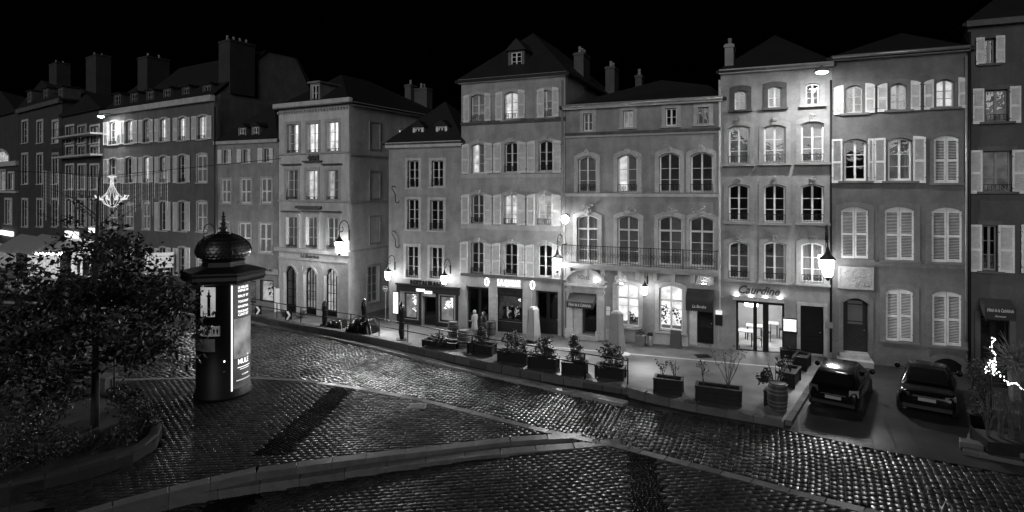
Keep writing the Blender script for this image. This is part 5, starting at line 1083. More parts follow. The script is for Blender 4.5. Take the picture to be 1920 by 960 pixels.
for i, (t_, L_, lab) in enumerate(((.22, 1.2, 'wooden planter box behind the terrace corner barrel'), (.52, 1.2, 'middle wooden planter box beside the parked hatchback'), (.8, 1.0, 'wooden planter box beside the front of the hatchback'))):
    p = c1 + ed * t_ + Vector((-.75, .05, 0)); wood_box((p.x, p.y, zt(p.x)), ea, L_, .5, .55, lab, 'planter boxes at the car park edge', wood_mid)
    if i == 0: shrub((p.x, p.y, zt(p.x) + .5), .5, 1.15, 260, .17, 'spiky evergreen in the planter behind the corner barrel', None, seed=40, name='potted_evergreen')
    if i == 1: twigs((p.x, p.y, zt(p.x) + .5), .6, .4, 5, 'thin twigs in the middle planter beside the hatchback', 77)
# planter bed, tree and shrubs on the square
pw = thing('round_planter_wall', 'low curved stone planter wall around the dark shrubs', 'planter wall')
stones_along('wall_stone', PB[:7], .3, lambda x: zs(x) - .6, lambda x: zs(x) + .42, .9, pm('planter_stone', .03, .7, .3, 3, .3, 30), pw, side=-1); stones_along('wall_stone', [PB[8 + i] for i in range(6)] + [PB[0]], .3, lambda x: zs(x) - .3, lambda x: zs(x) + .42, .9, MATS['planter_stone'], pw, side=-1)
m = MB(); m.slab([(x, y) for x, y in PBp][::-1], lambda x, y: zs(x) - .3, lambda x, y: zs(x) + .3); tag(m.build('planter_soil', soil), kind='structure')
rr = random.Random(12)
for i, (px, py, r, h, lab) in enumerate(((262, 800, .85, .95, 'dark shrub at the right tip of the round planter'), (215, 840, .8, .8, 'low dark shrub behind the front curve of the planter wall'), (120, 860, 1.0, .9, 'broad dark shrub in the middle front of the planter'), (10, 880, 1.1, .95, 'dark shrub at the front left corner of the frame'), (230, 765, .8, .9, 'dark shrub beside the small stone block and tree stake'), (105, 790, 1.1, 1.1, 'dense dark shrub left of the tree trunk'), (20, 775, 1.2, 1.2, 'dark shrub below the long stone block'), (60, 830, 1.0, 1.0, 'dark shrub between the trunk and the left edge'))):
    p = gp(px, py, zs, .3); shrub((p.x, p.y, zs(p.x) + .28), r, h, 700, .13, lab, 'shrubs in the round planter', seed=60 + i)
for px, py, L_, lab in ((25, 752, 2.6, 'long low stone block at the back of the planter'), (188, 745, .9, 'small stone block behind the tree trunk')):
    p = gp(px, py); m = MB().box(-L_ / 2, L_ / 2, -.35, .35, 0, .85).box(-L_ / 2 - .08, L_ / 2 + .08, -.43, .43, .855, 1.0); tag(m.build('stone_block', MATS['planter_stone'], None, loc=(p.x, p.y, zs(p.x))), lab, 'stone block')
    bpy.context.view_layer
tp = gp(178, 800, zs, .3); tz = zs(tp.x) + .28; tr = thing('square_tree', 'leafy dark street tree in the round planter left of the kiosk', 'tree', (tp.x, tp.y, tz)); ts = F / tp.y
tm = MB(); rr = random.Random(21); HT = lambda py: (800 - py) / ts
tm.tube([(0, 0, -.1), (.02, 0, HT(740)), (.03, .02, HT(650)), (.0, .0, HT(540)), (.06, .02, HT(440)), (.12, 0, HT(370)), (.2, 0, HT(300))], [.17, .14, .12, .1, .07, .04, .01], 8)
crown = MB(); tips = []
for i in range(48):
    z = HT(rr.uniform(525, 690) if i > 7 else rr.uniform(450, 520)); a = rr.uniform(0, 6.28); ln = rr.uniform(1.8, 4.0) * (1 if z < HT(520) else .7); up = rr.uniform(-.05, .35)
    P = [Vector((0, 0, z))]
    for k in range(1, 6): u = k / 5; P.append(Vector((math.cos(a) * ln * u + rr.uniform(-.12, .12), math.sin(a) * ln * u + rr.uniform(-.12, .12), z + ln * up * u - .28 * ln * u * u * (1 if up < .2 else .3))))
    tm.tube(P, [.045, .035, .026, .018, .012, .006], 5)
    for k in range(2, 6):
        for j in range(4):
            b = P[k] + Vector((rr.gauss(0, .3), rr.gauss(0, .3), rr.gauss(-.12, .22))); foliage_mb(crown, b, .4, 13, .23, (1, 1, .8), rr)
for i in range(9):
    a = rr.uniform(0, 6.28); ln = rr.uniform(1.2, 3.0); z = HT(rr.uniform(400, 480)); P = [Vector((.05, 0, z)), Vector((math.cos(a) * ln * .4, math.sin(a) * ln * .4, z + ln * .4)), Vector((math.cos(a) * ln, math.sin(a) * ln, z + ln * .75))]
    tm.tube(P, [.022, .014, .005], 5)
    foliage_mb(crown, P[1], .3, 9, .18, rnd=rr)
tm.build('trunk', barkm, tr, True); crown.build('crown', leafm, tr)
p = gp(214, 742); tag(MB().tube([(0, 0, 0), (.01, 0, 1.1), (0, .02, 2.2)], .045, 7).build('tree_stake', barkm, None, True, loc=(p.x, p.y, zs(p.x))), 'thin leaning stake behind the tree trunk', 'stake')
# ------------------------------------------------------------------ cars
carp = pm('car_paint', .004, .16, .2, 3, 0, 30, spec=.22); tyre = pm('tyre_rubber', .012, .8); chrome = pm('chrome', .6, .15, .05, 3, 0, 30, metal=1); redl = pm('tail_lamp', .05, .12, .2, 20, .2, 60, coat=1)
def car(pos, heading, label, sedan):
    t = thing('parked_car', label, 'car', pos, heading, 'cars parked in front of the houses')   # local x forward, origin at rear bumper centre
    L_ = 4.55 if sedan else 4.15; hw = .9 if sedan else .87
    ST = [(0, .74, .34, .62), (.05, .82, .24, .88 if sedan else .92), (.35, .88, .2, .96 if sedan else .98), (1.1, .9, .2, .97 if sedan else .96), (2.2, .9, .2, .93), (3.1, .89, .2, .92), (3.7, .86, .2, .84), (L_ - .2, .78, .22, .72), (L_, .62, .34, .58)]
    m = MB(); V = []
    for x, w_, zb_, zt_ in ST:
        w_ = w_ * hw / .9; ring = [(0, zb_), (w_ * .86, zb_), (w_ * .97, zb_ + .1), (w_, zb_ + (zt_ - zb_) * .45), (w_ * .985, zb_ + (zt_ - zb_) * .72), (w_ * .93, zt_ - .03), (w_ * .8, zt_ + .01), (0, zt_ + .03)]
        V += [(x, y, z) for y, z in ring] + [(x, -y, z) for y, z in ring[-2:0:-1]]
    k = 14; Fc = [(i * k + j, i * k + (j + 1) % k, (i + 1) * k + (j + 1) % k, (i + 1) * k + j) for i in range(len(ST) - 1) for j in range(k)] + [tuple(range(k - 1, -1, -1)), tuple(range((len(ST) - 1) * k, len(ST) * k))]
    o = m.add(V, Fc).build('body', carp, t, True); sb_ = o.modifiers.new('s', 'SUBSURF'); sb_.levels = 1; sb_.render_levels = 2
    PR = [(.72, .95), (1.0, 1.12), (1.55, 1.37), (1.95, 1.42), (2.5, 1.41), (3.3, .96)] if sedan else [(.1, .95), (.22, 1.14), (.5, 1.36), (.75, 1.45), (1.6, 1.48), (2.25, 1.43), (3.15, .95)]
    top = max(z for _, z in PR); gw = lambda z: hw * (.9 - .24 * (z - .93) / (top - .93))
    m = MB(); V = []; n = len(PR)
    for x, z in PR: w_ = gw(z); V += [(x, w_, z), (x, w_ * .6, z + .03 * (z > 1.2)), (x, -w_ * .6, z + .03 * (z > 1.2)), (x, -w_, z)]
    Fc = [(4 * i + j, 4 * i + 4 + j, 4 * i + 5 + j, 4 * i + 1 + j) for i in range(n - 1) for j in range(3)]
    for s_ in (0, 3):
        q = [4 * i + s_ for i in range(n)]; Fc.append(tuple(q if s_ else q[::-1]))
    o = m.add(V, Fc).build('cabin', carp, t); bv = o.modifiers.new('b', 'BEVEL'); bv.width = .05; bv.segments = 3; o.data.polygons.foreach_set('use_smooth', [True] * len(o.data.polygons))
    def quad(i0, i1, u, lift, f0, f1):
        (x0, z0_), (x1, z1_) = PR[i0], PR[i1]; a = Vector((x0, 0, z0_)).lerp(Vector((x1, 0, z1_)), f0); b = Vector((x0, 0, z0_)).lerp(Vector((x1, 0, z1_)), f1); nn = Vector((-(b.z - a.z), 0, b.x - a.x)).normalized() * lift
        if nn.z < 0: nn = -nn
        a, b = a + nn, b + nn; return [(a.x, gw(a.z) * u, a.z), (a.x, -gw(a.z) * u, a.z), (b.x, -gw(b.z) * u, b.z), (b.x, gw(b.z) * u, b.z)]
    MB().add(quad(0, 2, .86, .075 if sedan else .07, .12, .94), [(0, 1, 2, 3)]).build('rear_window', glass_dk if False else pm('dark_window', .006, .08, .1, 3, 0, spec=.25), t)
    MB().add(quad(n - 2, n - 1, .9, .02, .08, .92), [(0, 1, 2, 3)]).build('windscreen', MATS['dark_window'], t)
    for s_ in (1, -1):
        for (xa, xb) in (((.95, 1.75), (1.8, 2.75)) if not sedan else ((1.25, 2.0), (2.05, 2.95))):
            zlo = 1.0; zu = lambda x: min(1.36, next((z0_ + (z1_ - z0_) * (x - x0) / (x1 - x0) for (x0, z0_), (x1, z1_) in zip(PR, PR[1:]) if x0 <= x <= x1), 1.3) - .07)
            P = [(xa, zlo), (xb, zlo), (xb - .02, max(1.03, zu(xb))), (xa + .04, max(1.03, zu(xa + .04)))]
            MB().add([(x, s_ * (gw(z) + .012), z) for x, z in P], [(0, 1, 2, 3) if s_ < 0 else (3, 2, 1, 0)]).build('side_window', MATS['dark_window'], t)
        for x in (.72, L_ - .85):
            w_ = MB(lambda a, b, c, s_=s_, x=x: (x + a, s_ * (hw - .17) + s_ * c, .31 + b)).lathe([(.2, -.02), (.3, 0), (.31, .05), (.31, .14), (.29, .19), (.22, .2)], 20).build('tyre', tyre, t)
            rm = MB(lambda a, b, c, s_=s_, x=x: (x + a, s_ * (hw - .17) + s_ * c, .31 + b)); rm.lathe([(.21, .15), (.2, .19), (.05, .185)], 14)
            for i in range(5): an = i * 1.256; rm.bar((.03 * math.cos(an), .03 * math.sin(an), .192), (.19 * math.cos(an), .19 * math.sin(an), .192), .05, .012)
            rm.build('rim', pm('alloy', .4, .3, metal=1), w_)
        mi = MB().lathe([(.03, -.1), (.085, -.05), (.09, .05), (.03, .1)], 8, (2.75 if not sedan else 2.9, s_ * (hw + .1), 1.02), sx=.7, sy=1.1).box(2.74 if not sedan else 2.89, 2.8 if not sedan else 2.95, s_ * (hw - .1), s_ * (hw + .06), .98, 1.0); mi.build('wing_mirror', carp, t, True)
        y0_, y1_ = s_ * hw * .58, s_ * hw * .93; z0_, z1_ = (.72, .86) if sedan else (.7, .95)
        MB().add([(.012, y0_, z0_ + .02), (.1, y1_, z0_), (.14, y1_ * .995, z1_), (.04, y0_, z1_ - .02), (.2, y0_, z0_), (.3, y1_ * .98, z0_), (.3, y1_ * .98, z1_), (.2, y0_, z1_)], [(0, 1, 2, 3), (7, 6, 5, 4), (0, 4, 5, 1), (3, 2, 6, 7), (1, 5, 6, 2), (0, 3, 7, 4)]).build('tail_lamp', redl, t)
    pz = .62 if sedan else .55; pl_ = MB().box(-.035, .03, -.26, .26, pz, pz + .11).build('number_plate', pm('plate', .3, .4), t)
    MB().box(-.045, .06, -.42, .42, pz + .15, pz + .18).build('chrome_strip', chrome, t); MB().box(-.06, .12, -hw * .8, hw * .8, .34, .46).build('bumper_trim', pm('black_plastic', .015, .5), t)
    if sedan: MB().box(.02, .5, -hw * .7, hw * .7, .985, 1.0)
    return t
hd = math.atan2(.8, .6)
p = gp(1562, 776); car((p.x, p.y, zs(p.x) + .004), hd, 'black hatchback parked nose-in beside the planters, roof catching lamp light', False)
p = gp(1738, 786); car((p.x, p.y, zs(p.x) + .004), hd + .02, 'dark saloon car parked nose-in at the right of the hatchback', True)
# ------------------------------------------------------------------ barrels
hoopm = pm('hoop_iron', .12, .5, .3, 5, .2, 40, metal=.2)
def barrel(pos, h, r, label):
    t = thing('wooden_barrel', label, 'barrel', pos, random.uniform(0, 1), 'wooden barrels on the terrace'); n = 18
    prof = lambda z: r * (.82 + .18 * math.sin(math.pi * (z / h) * .9 + .157))
    for k in range(n):
        m = MB(); a0, a1 = 2 * math.pi * k / n + .012, 2 * math.pi * (k + 1) / n - .012; V = []
        for i in range(7):
            z = h * i / 6; q = prof(z); V += [(q * math.cos(a0), q * math.sin(a0), z), (q * math.cos(a1), q * math.sin(a1), z), ((q - .03) * math.cos(a1), (q - .03) * math.sin(a1), z), ((q - .03) * math.cos(a0), (q - .03) * math.sin(a0), z)]
        m.add(V, [(4 * i + j, 4 * i + (j + 1) % 4, 4 * i + 4 + (j + 1) % 4, 4 * i + 4 + j) for i in range(6) for j in range(4)] + [(3, 2, 1, 0), (24, 25, 26, 27)]).build('stave', wood_md, t)
    for z in (.05, .22, .36, .64, .78, .95): q = prof(z * h); MB().lathe([(q - .01, (z - .025) * h), (q + .012, (z - .022) * h), (prof((z + .02) * h) + .012, (z + .022) * h), (q - .01, (z + .025) * h)], 24).build('hoop', hoopm, t)
    MB().lathe([(r * .78, h - .05), (r * .78, h - .03)], 20).build('head', pm('barrel_head', .3, .4, .2, 3, .1, 30), t)
for px, py, h, r, lab in ((1458, 767, .98, .36, 'wooden barrel standing on the outer corner of the terrace'), (870, 651, .95, .36, 'nearest wooden barrel before the bar doors'), (850, 630, .85, .32, 'wooden barrel below the right restaurant window'), (921, 628, .8, .3, 'wooden barrel right of the two people')):
    p = gp(px, py, zt); barrel((p.x, p.y, zt(p.x) + .004), h, r, lab)
# ------------------------------------------------------------------ people
def person(pos, rot, label, coat, hair, long_coat):
    t = thing('person', label, 'person', pos, rot, 'two people talking at the bar door'); t.scale = (.92, .92, .92)
    bones = [('pel', 0, 0, .95, .13), ('wai', 0, 0, 1.1, .115), ('che', 0, 0, 1.32, .14), ('nec', 0, .01, 1.47, .055), ('hea', 0, .02, 1.58, .075), ('top', 0, .015, 1.68, .08)]
    V = [(b[1], b[2], b[3]) for b in bones]; Rr = [b[4] for b in bones]; Ed = [(i, i + 1) for i in range(5)]
    def chain(start, pts):
        q = start
        for x, y, z, r in pts: V.append((x, y, z)); Rr.append(r); Ed.append((q, len(V) - 1)); q = len(V) - 1
        return q
    for s in (-1, 1):
        k = chain(0, [(s * .1, 0, .88, .095), (s * .1, .02, .5, .062), (s * .1, -.01, .09, .045), (s * .11, .1, .04, .04), (s * .115, .17, .03, .03)])
        e_ = chain(2, [(s * .19, 0, 1.4, .07), (s * .24, .02, 1.12, .05), (s * .2, .2, .98 if s > 0 else 1.05, .038), (s * .18, .27, .99 if s > 0 else 1.08, .034)])
        bx, by, bz = V[e_]
        for i in range(4): chain(e_, [(bx + (i - 1.5) * .018, by + .05, bz - .005, .009), (bx + (i - 1.5) * .018, by + .085 - .008 * abs(i - 1.5), bz - .02, .008)])
        chain(e_, [(bx - s * .04, by + .02, bz, .01), (bx - s * .05, by + .05, bz - .01, .008)])
    me = bpy.data.meshes.new('body'); me.from_pydata(V, Ed, []); me.materials.append(coat); o = link('body', me, t); sk = o.modifiers.new('k', 'SKIN')
    for i, sv in enumerate(me.skin_vertices[0].data): sv.radius = (Rr[i], Rr[i]); sv.use_root = (i == 0)
    ss = o.modifiers.new('s', 'SUBSURF'); ss.levels = 1; ss.render_levels = 2; sk.use_smooth_shade = True
    skin = pm('skin', .35, .6, .05, 5, 0)
    h = MB().lathe([(.03, -.12), (.065, -.09), (.082, -.02), (.086, .04), (.07, .1), (.03, .13)], 12, (0, .025, 1.6), .9, 1.08); h.prism([(-.012, 1.57), (.012, 1.57), (.006, 1.615), (-.006, 1.615)], .11, .135); ho = h.build('head', skin, t, True)
    MB().box(-.045, -.02, .112, .118, 1.615, 1.625).box(.02, .045, .112, .118, 1.615, 1.625).box(-.025, .025, .106, .116, 1.545, 1.552).build('face', dk, ho)
    MB().lathe([(.09, -.06), (.1, .02), (.095, .09), (.06, .14), (.02, .155)], 12, (0, -.005, 1.6), .95, 1.0).build('hair', hair, t, True)
    z0_ = .45 if long_coat else .8
    MB().lathe([(.25, z0_), (.23, z0_ + .2), (.19, 1.05), (.2, 1.2), (.215, 1.35), (.17, 1.44), (.07, 1.5)], 14, (0, 0, 0), 1, .72).build('coat', coat, t, True)
p = gp(890, 634, zt); person((p.x, p.y, zt(p.x) + .004), .9, 'person in a long pale coat standing at the bar door', pm('pale_coat', .32, .8), pm('fair_hair', .3, .7), True)
p = gp(907, 638, zt); person((p.x, p.y, zt(p.x) + .004), 2.2, 'person in dark clothes facing the pale coat', pm('dark_coat', .015, .8), pm('dark_hair', .02, .7), False)
# ------------------------------------------------------------------ parasols, covers
cover = pm('parasol_cover', .3, .8, .12, 2, .15, 12); vinyl = pm('black_vinyl', .012, .22, .2, 6, .3, 9)
for px, py, h, w_, lab in ((1000, 641, 1.95, .48, 'grey covered parasol in front of the bar'), (1156, 667, 2.25, .52, 'taller grey covered parasol in front of the hotel entrance')):
    p = gp(px, py, zt); t = thing('covered_parasol', lab, 'parasol', (p.x, p.y, zt(p.x) + .004), GA - .35, 'grey covered parasols'); m = MB()
    P = [(w_ * .86, .1), (w_ * .9, .4), (w_ * .7, 1.2), (w_ * .62, h - .15), (w_ * .45, h - .03), (.05, h)]; m.lathe(P, 4, rot=.785); o = m.build('cover', cover, t); bv = o.modifiers.new('b', 'BEVEL'); bv.width = .06; bv.segments = 2
    m = MB(); 
    for k in range(4): a = k * 1.571 + .785; m.tube([(P[0][0] * .98 * math.cos(a), P[0][0] * .98 * math.sin(a), .12), (P[2][0] * .98 * math.cos(a + .08), P[2][0] * .98 * math.sin(a + .08), 1.2), (P[3][0] * .98 * math.cos(a), P[3][0] * .98 * math.sin(a), h - .16)], .018, 5)
    m.build('fold', cover, t); MB().tube([(0, 0, 0), (0, 0, .2), (0, 0, .4)], .05, 8).build('pole', iron, t); MB().box(-.3, .3, -.3, .3, 0, .07).build('base', iron, t)
for px, py, h, lab in ((609, 610, 1.6, 'slim black covered parasol nearest the arched doors'), (683, 622, 2.0, 'slim black covered parasol among the tarpaulins'), (753, 637, 2.15, 'slim black covered parasol before the RESTAURANT menu')):
    p = gp(px, py, zt); t = thing('closed_parasol', lab, 'parasol', (p.x, p.y, zt(p.x) + .004), .3, 'black closed parasols'); rr = random.Random(px); pts = [(rr.uniform(-.02, .02), rr.uniform(-.02, .02), h * i / 8) for i in range(9)]
    MB().tube(pts, [.1, .16, .17, .15, .17, .17, .19, .15, .05], 9).build('cover', vinyl, t, True); MB().box(-.28, .28, -.28, .28, 0, .06).build('base', iron, t)
def tarp(px, py, L_, Wd, Hh, lab, seed):
    p = gp(px, py, zt); rr = random.Random(seed); n, k = 14, 8; V = []
    for i in range(n + 1):
        for j in range(k + 1):
            u, v = i / n * 2 - 1, j / k * 2 - 1; e_ = max(abs(u), abs(v)); z = Hh * (1 - max(0, (e_ - .72) / .28) ** 1.5) * (.82 + .18 * math.sin(i * 1.1 + seed)) + rr.uniform(-.03, .03); V.append((u * L_ / 2, v * Wd / 2, max(.0, z)))
    o = MB().add(V + [(-L_ / 2, -Wd / 2, -.01)], [(i * (k + 1) + j, (i + 1) * (k + 1) + j, (i + 1) * (k + 1) + j + 1, i * (k + 1) + j + 1) for i in range(n) for j in range(k)]).build('tarpaulin_cover', vinyl, None, True, loc=(p.x, p.y, zt(p.x) + .004)); o.rotation_euler.z = GA; tag(o, lab, 'tarpaulin')
tarp(632, 613, 1.3, .8, .5, 'small glossy tarpaulin heap left on the terrace', 1); tarp(680, 622, 1.9, 1.0, .85, 'large dark tarpaulin over stacked terrace furniture', 2)
for px, py, lab in ((527, 596, 'low dark bush left of the chevron sign'), (558, 598, 'low dark bush right of the chevron sign')): p = gp(px, py, zt) + nv * .4; shrub((p.x, p.y, zt(p.x)), .45, .45, 200, .1, lab, 'low bushes by the chevron signs', seed=px)
p = gp(818, 655, zt) + nv * .5; wood_box((p.x, p.y, zt(p.x)), GA, 2.0, .5, .3, 'long low planter left of the nearest barrel', 'planter boxes along the railing'); shrub((p.x, p.y, zt(p.x) + .2), .8, .45, 300, .12, 'low dark planting in the long planter left of the nearest barrel', None, seed=9, name='bedding_plant')
p = gp(1102, 716, zt); 
tag(MB().lathe([(.045, 0), (.045, .75), (.055, .78), (.03, .84)], 8).build('bollard', iron, None, True, loc=(p.x - .1, p.y + .25, zt(p.x))), 'short dark post behind the railing near the last planters', 'bollard')
p = gp(1168, 694, zt); t = thing('bistro_table', 'small round bistro table behind the last railing planter', 'table', (p.x, p.y, zt(p.x) + .004)); MB().lathe([(.33, .72), (.34, .735), (.33, .75)], 18).build('table_top', zinc, t); MB().tube([(0, 0, .03), (0, 0, .4), (0, 0, .72)], .03, 8).build('column', iron, t); MB().lathe([(.22, 0), (.2, .03), (.05, .05)], 12).build('foot', iron, t)
# hotel front: pot, bin, chalk board
p = gp(1201, 648, zt); t = thing('plant_tub', 'square stone plant tub with a low bush under the hotel window', 'planter', (p.x, p.y, zt(p.x) + .004), GA); MB().lathe([(.3, 0), (.36, .5), (.38, .52), (.38, .58), (.32, .58)], 4, rot=.785).build('tub', stone_dk if False else pm('tub_stone', .2, .8), t); m = MB(); foliage_mb(m, (0, 0, .65), .3, 130, .1, (1, 1, .5), random.Random(1)); m.build('foliage', leafm, t)
p = gp(1219, 648, zt); t = thing('ash_bin', 'slim litter bin beside the plant tub', 'bin', (p.x, p.y, zt(p.x) + .004), GA); MB().lathe([(.14, 0), (.15, .04), (.15, .52), (.14, .54)], 12).build('drum', zinc, t, True); MB().lathe([(.155, .54), (.16, .58), (.13, .66), (.02, .68)], 12).build('lid', black, t, True)
p = gp(1267, 651, zt); t = thing('chalk_board', 'folding chalk board leaning below the hotel window', 'sign board', (p.x, p.y, zt(p.x) + .004), GA)
for s in (-1, 1): MB().add([(-.28, s * .22 - .015, 0), (.28, s * .22 - .015, 0), (.26, s * .03 - .015, .85), (-.26, s * .03 - .015, .85), (-.28, s * .22 + .015, 0), (.28, s * .22 + .015, 0), (.26, s * .03 + .015, .85), (-.26, s * .03 + .015, .85)], [(0, 1, 2, 3), (7, 6, 5, 4), (0, 4, 5, 1), (3, 2, 6, 7), (1, 5, 6, 2), (0, 3, 7, 4)]).build('panel', wood_md if s > 0 else pm('chalk_black', .05, .7), t)
# menu stand and planter at the script-sign restaurant
p = gp(1481, 664, zt); t = thing('menu_stand', 'lit menu stand beside the glazed restaurant front', 'menu stand', (p.x, p.y, zt(p.x) + .004), GA); MB().box(-.3, -.26, -.03, .03, 0, 1.75).box(.26, .3, -.03, .03, 0, 1.75).build('post', iron, t); MB().box(-.33, .33, -.06, .04, 1.0, 1.75).build('case', black, t); MB().box(-.28, .28, -.075, -.062, 1.12, 1.7).build('menu_sheet', em('menu_glow', 1.3, .4, 9), t); MB().box(-.26, .26, -.02, .02, .1, .98).build('board', wood_md, t)
p = gp(1482, 672, zt) ; wood_box((p.x, p.y, zt(p.x) + .004), GA, .8, .35, .38, 'small dark planter box at the restaurant door', None, wood_mid); m = shrub((p.x, p.y, zt(p.x) + .33), .3, .25, 90, .08, 'tiny plants in the box at the restaurant door', None, seed=3, name='box_plant')
# dining room furniture
f = b8; a0, a1, z0, z1 = shopb; wch = pm('chair_wood', .05, .4)
def dtable(k, d, lab):
    p = f.world(k, d, z0 + .004); t = thing('dining_table', lab, 'table', p, f.a, 'tables in the restaurant'); MB().box(-.4, .4, -.35, .35, .72, .76).build('table_top', white, t)
    for x in (-.33, .33):
        for y in (-.28, .28): MB().box(x - .025, x + .025, y - .025, y + .025, 0, .72).build('leg', wch, t)
def chair(p, rot, lab, grp, mat=wch):
    t = thing('chair', lab, 'chair', p, rot, grp); MB().box(-.21, .21, -.21, .21, .43, .47).build('seat', mat, t)
    for x in (-.18, .18):
        for y in (-.18, .18): MB().box(x - .02, x + .02, y - .02, y + .02, 0, .43).build('leg', mat, t)
    m = MB().box(-.2, -.16, .17, .21, .47, .92).box(.16, .2, .17, .21, .47, .92)
    for z in (.6, .72, .84): m.box(-.16, .16, .175, .205, z, z + .06)
    m.build('backrest', mat, t)
for k, d, lab in ((.17, 1.2, 'white dining table inside the left restaurant pane'), (.36, 2.6, 'white dining table deeper in the restaurant'), (.72, 3.6, 'white dining table at the back right of the restaurant')):
    kk = a0 + (a1 - a0) * k; dtable(kk, d, lab); chair(f.world(kk - .62, d, z0 + .004), f.a + 1.57, 'dark chair left of the ' + lab, 'chairs in the restaurant'); chair(f.world(kk + .62, d, z0 + .004), f.a - 1.57, 'dark chair right of the ' + lab, 'chairs in the restaurant')
for k, d, lab in ((.3, 1.8, 'drum pendant lamp near the restaurant front'), (.5, 3.6, 'drum pendant lamp deep in the restaurant')):
    p = f.world(a0 + (a1 - a0) * k, d, z1 - .45); t = thing('pendant_lamp', lab, 'lamp', p, 0, 'pendant lamps in the restaurant'); MB().lathe([(.32, -.1), (.33, .1), (.3, .1)], 20).build('lamp_shade', em('shade_glow', 40), t); MB().tube([(0, 0, .1), (0, 0, .4), (0, 0, .78)], .01, 5).build('cord', iron, t)
# plants behind the hotel windows
for i, b in enumerate(((1160, 578, 1196, 612), (1240, 574, 1278, 620))):
    f = b7; q = f.box(b); m = MB(); rr = random.Random(30 + i)
    t = thing('window_plant', ('dark pot plants on the left hotel ground floor sill', 'dark pot plants and lamp shapes behind the right hotel ground floor window')[i], 'plant', f.world((q[0] + q[1]) / 2, .7, q[2] - .02), f.a)
    for j in range(4): foliage_mb(m, (rr.uniform(-.5, .5), rr.uniform(-.1, .1), rr.uniform(.15, .6 if i == 0 else 1.1)), .24, 40, .16, (1, .5, 1), rr)
    m.build('foliage', leafm, t); MB().box(-.6, .6, -.12, .12, 0, .14).build('trough', pm('trough_grey', .3), t)
# ------------------------------------------------------------------ signs by the street
def sgn(px, py, fn, lab, cat, name, up=0): p = gp(px, py, fn); return thing(name, lab, cat, (p.x, p.y, fn(p.x)), math.atan2(-p.x, p.y) * -1 if False else -math.atan2(p.x, p.y))
whs = pm('sign_white_enamel', .75, .4, .05, 4, 0)
t = sgn(519, 598, zs, 'narrow white upright panel on a post by the street kerb', 'sign', 'panel_sign'); MB().box(-.16, -.1, -.03, .03, 0, 2.3).build('post', whs, t); MB().box(-.09, .2, -.02, .02, .55, 2.2).build('panel', whs, t)
for px, py, lab in ((484, 593, 'left white chevron board on the terrace wall'), (541, 603, 'right white chevron board on the terrace wall')):
    t = sgn(px, py, zt, lab, 'sign', 'chevron_sign'); MB().box(-.22, .22, 0, .03, .12, .72).build('board', black, t); m = MB()
    m.prism([(-.16, .14), (-.02, .14), (.14, .42), (-.02, .7), (-.16, .7), (.0, .42)], -.012, -.002); m.build('chevron', whs, t); MB().box(-.02, .02, .031, .06, 0, .6).build('post', iron, t)
f = b3; k, z = f.at(722.5, 541, -.2); p = f.world(k, -.2, 0)
t = thing('no_entry_sign', 'round no entry sign in the alley beside the restaurant menu', 'sign', (p.x, p.y, zt(p.x)), f.a); zz = z - zt(p.x)
cx = lambda a, b, c: (a, -c, zz + b)
MB(cx).lathe([(.19, 0), (.19, .02)], 20).build('rim', whs, t); MB(cx).lathe([(.165, .021), (.165, .026)], 20).build('disc', pm('sign_grey', .08, .4), t); MB().box(-.12, .12, -.032, -.028, zz - .03, zz + .03).build('bar', whs, t); MB().box(-.025, .025, .003, .04, 0, zz).build('post', zinc, t)
p = gp(300, 580, zs); t = thing('direction_sign', 'stack of white direction boards behind the tree', 'sign', (p.x, p.y, zs(p.x)), -math.atan2(p.x, p.y)); q = F / p.y; h0 = (580 - 503) / q
for i in range(4): MB().box(-24 / q, 22 / q, -.03, .03, h0 + i * 7.4 / q + .02, h0 + (i + 1) * 7.4 / q - .02).build('board', whs, t)
for x in (-.5, .5): MB().box(x - .04, x + .04, .032, .1, 0, h0 + 29 / q).build('post', zinc, t)
cx = lambda a, b, c: (a + 9 / q, -.04 - c, h0 - 6 / q + b); MB(cx).lathe([(.3, 0), (.3, .02)], 20).build('round_sign', pm('sign_grey', .08, .4), t); MB().box(9 / q - .2, 9 / q + .2, -.07, -.064, h0 - 6 / q - .05, h0 - 6 / q + .05).build('sign_bar', whs, t)
# ------------------------------------------------------------------ christmas lights on the left
cg = em('crystal_glow', .75, .5, 9); cp = b0.world(*[b0.at(210, 360, -6)[0], -6, b0.at(210, 360, -6)[1]]); s_ = cp.y / F
t = thing('hanging_chandelier', 'glittering chandelier decoration hanging over the street at left', 'chandelier', cp, 0); m = MB()
for k in range(16):
    a = k * math.pi / 8; m.tube([(2 * s_ * math.cos(a), 2 * s_ * math.sin(a), 30 * s_), (3 * s_ * math.cos(a), 3 * s_ * math.sin(a), 12 * s_), (9 * s_ * math.cos(a), 9 * s_ * math.sin(a), -2 * s_), (18 * s_ * math.cos(a), 18 * s_ * math.sin(a), -12 * s_)], .02, 4)
    m.tube([(18 * s_ * math.cos(a), 18 * s_ * math.sin(a), -12 * s_), (12 * s_ * math.cos(a), 12 * s_ * math.sin(a), -22 * s_), (3 * s_ * math.cos(a), 3 * s_ * math.sin(a), -28 * s_)], .02, 4)
m.lathe([(3 * s_, 26 * s_), (8 * s_, 29 * s_), (8.2 * s_, 30 * s_), (3 * s_, 31 * s_)], 12); m.build('crystal_strand', cg, t); m = MB()
for k in range(10): a = k * math.pi / 5; m.tube([(17 * s_ * math.cos(a), 17 * s_ * math.sin(a), -14 * s_), (23 * s_ * math.cos(a), 23 * s_ * math.sin(a), -13 * s_), (26 * s_ * math.cos(a), 26 * s_ * math.sin(a), -6 * s_)], .06, 5)
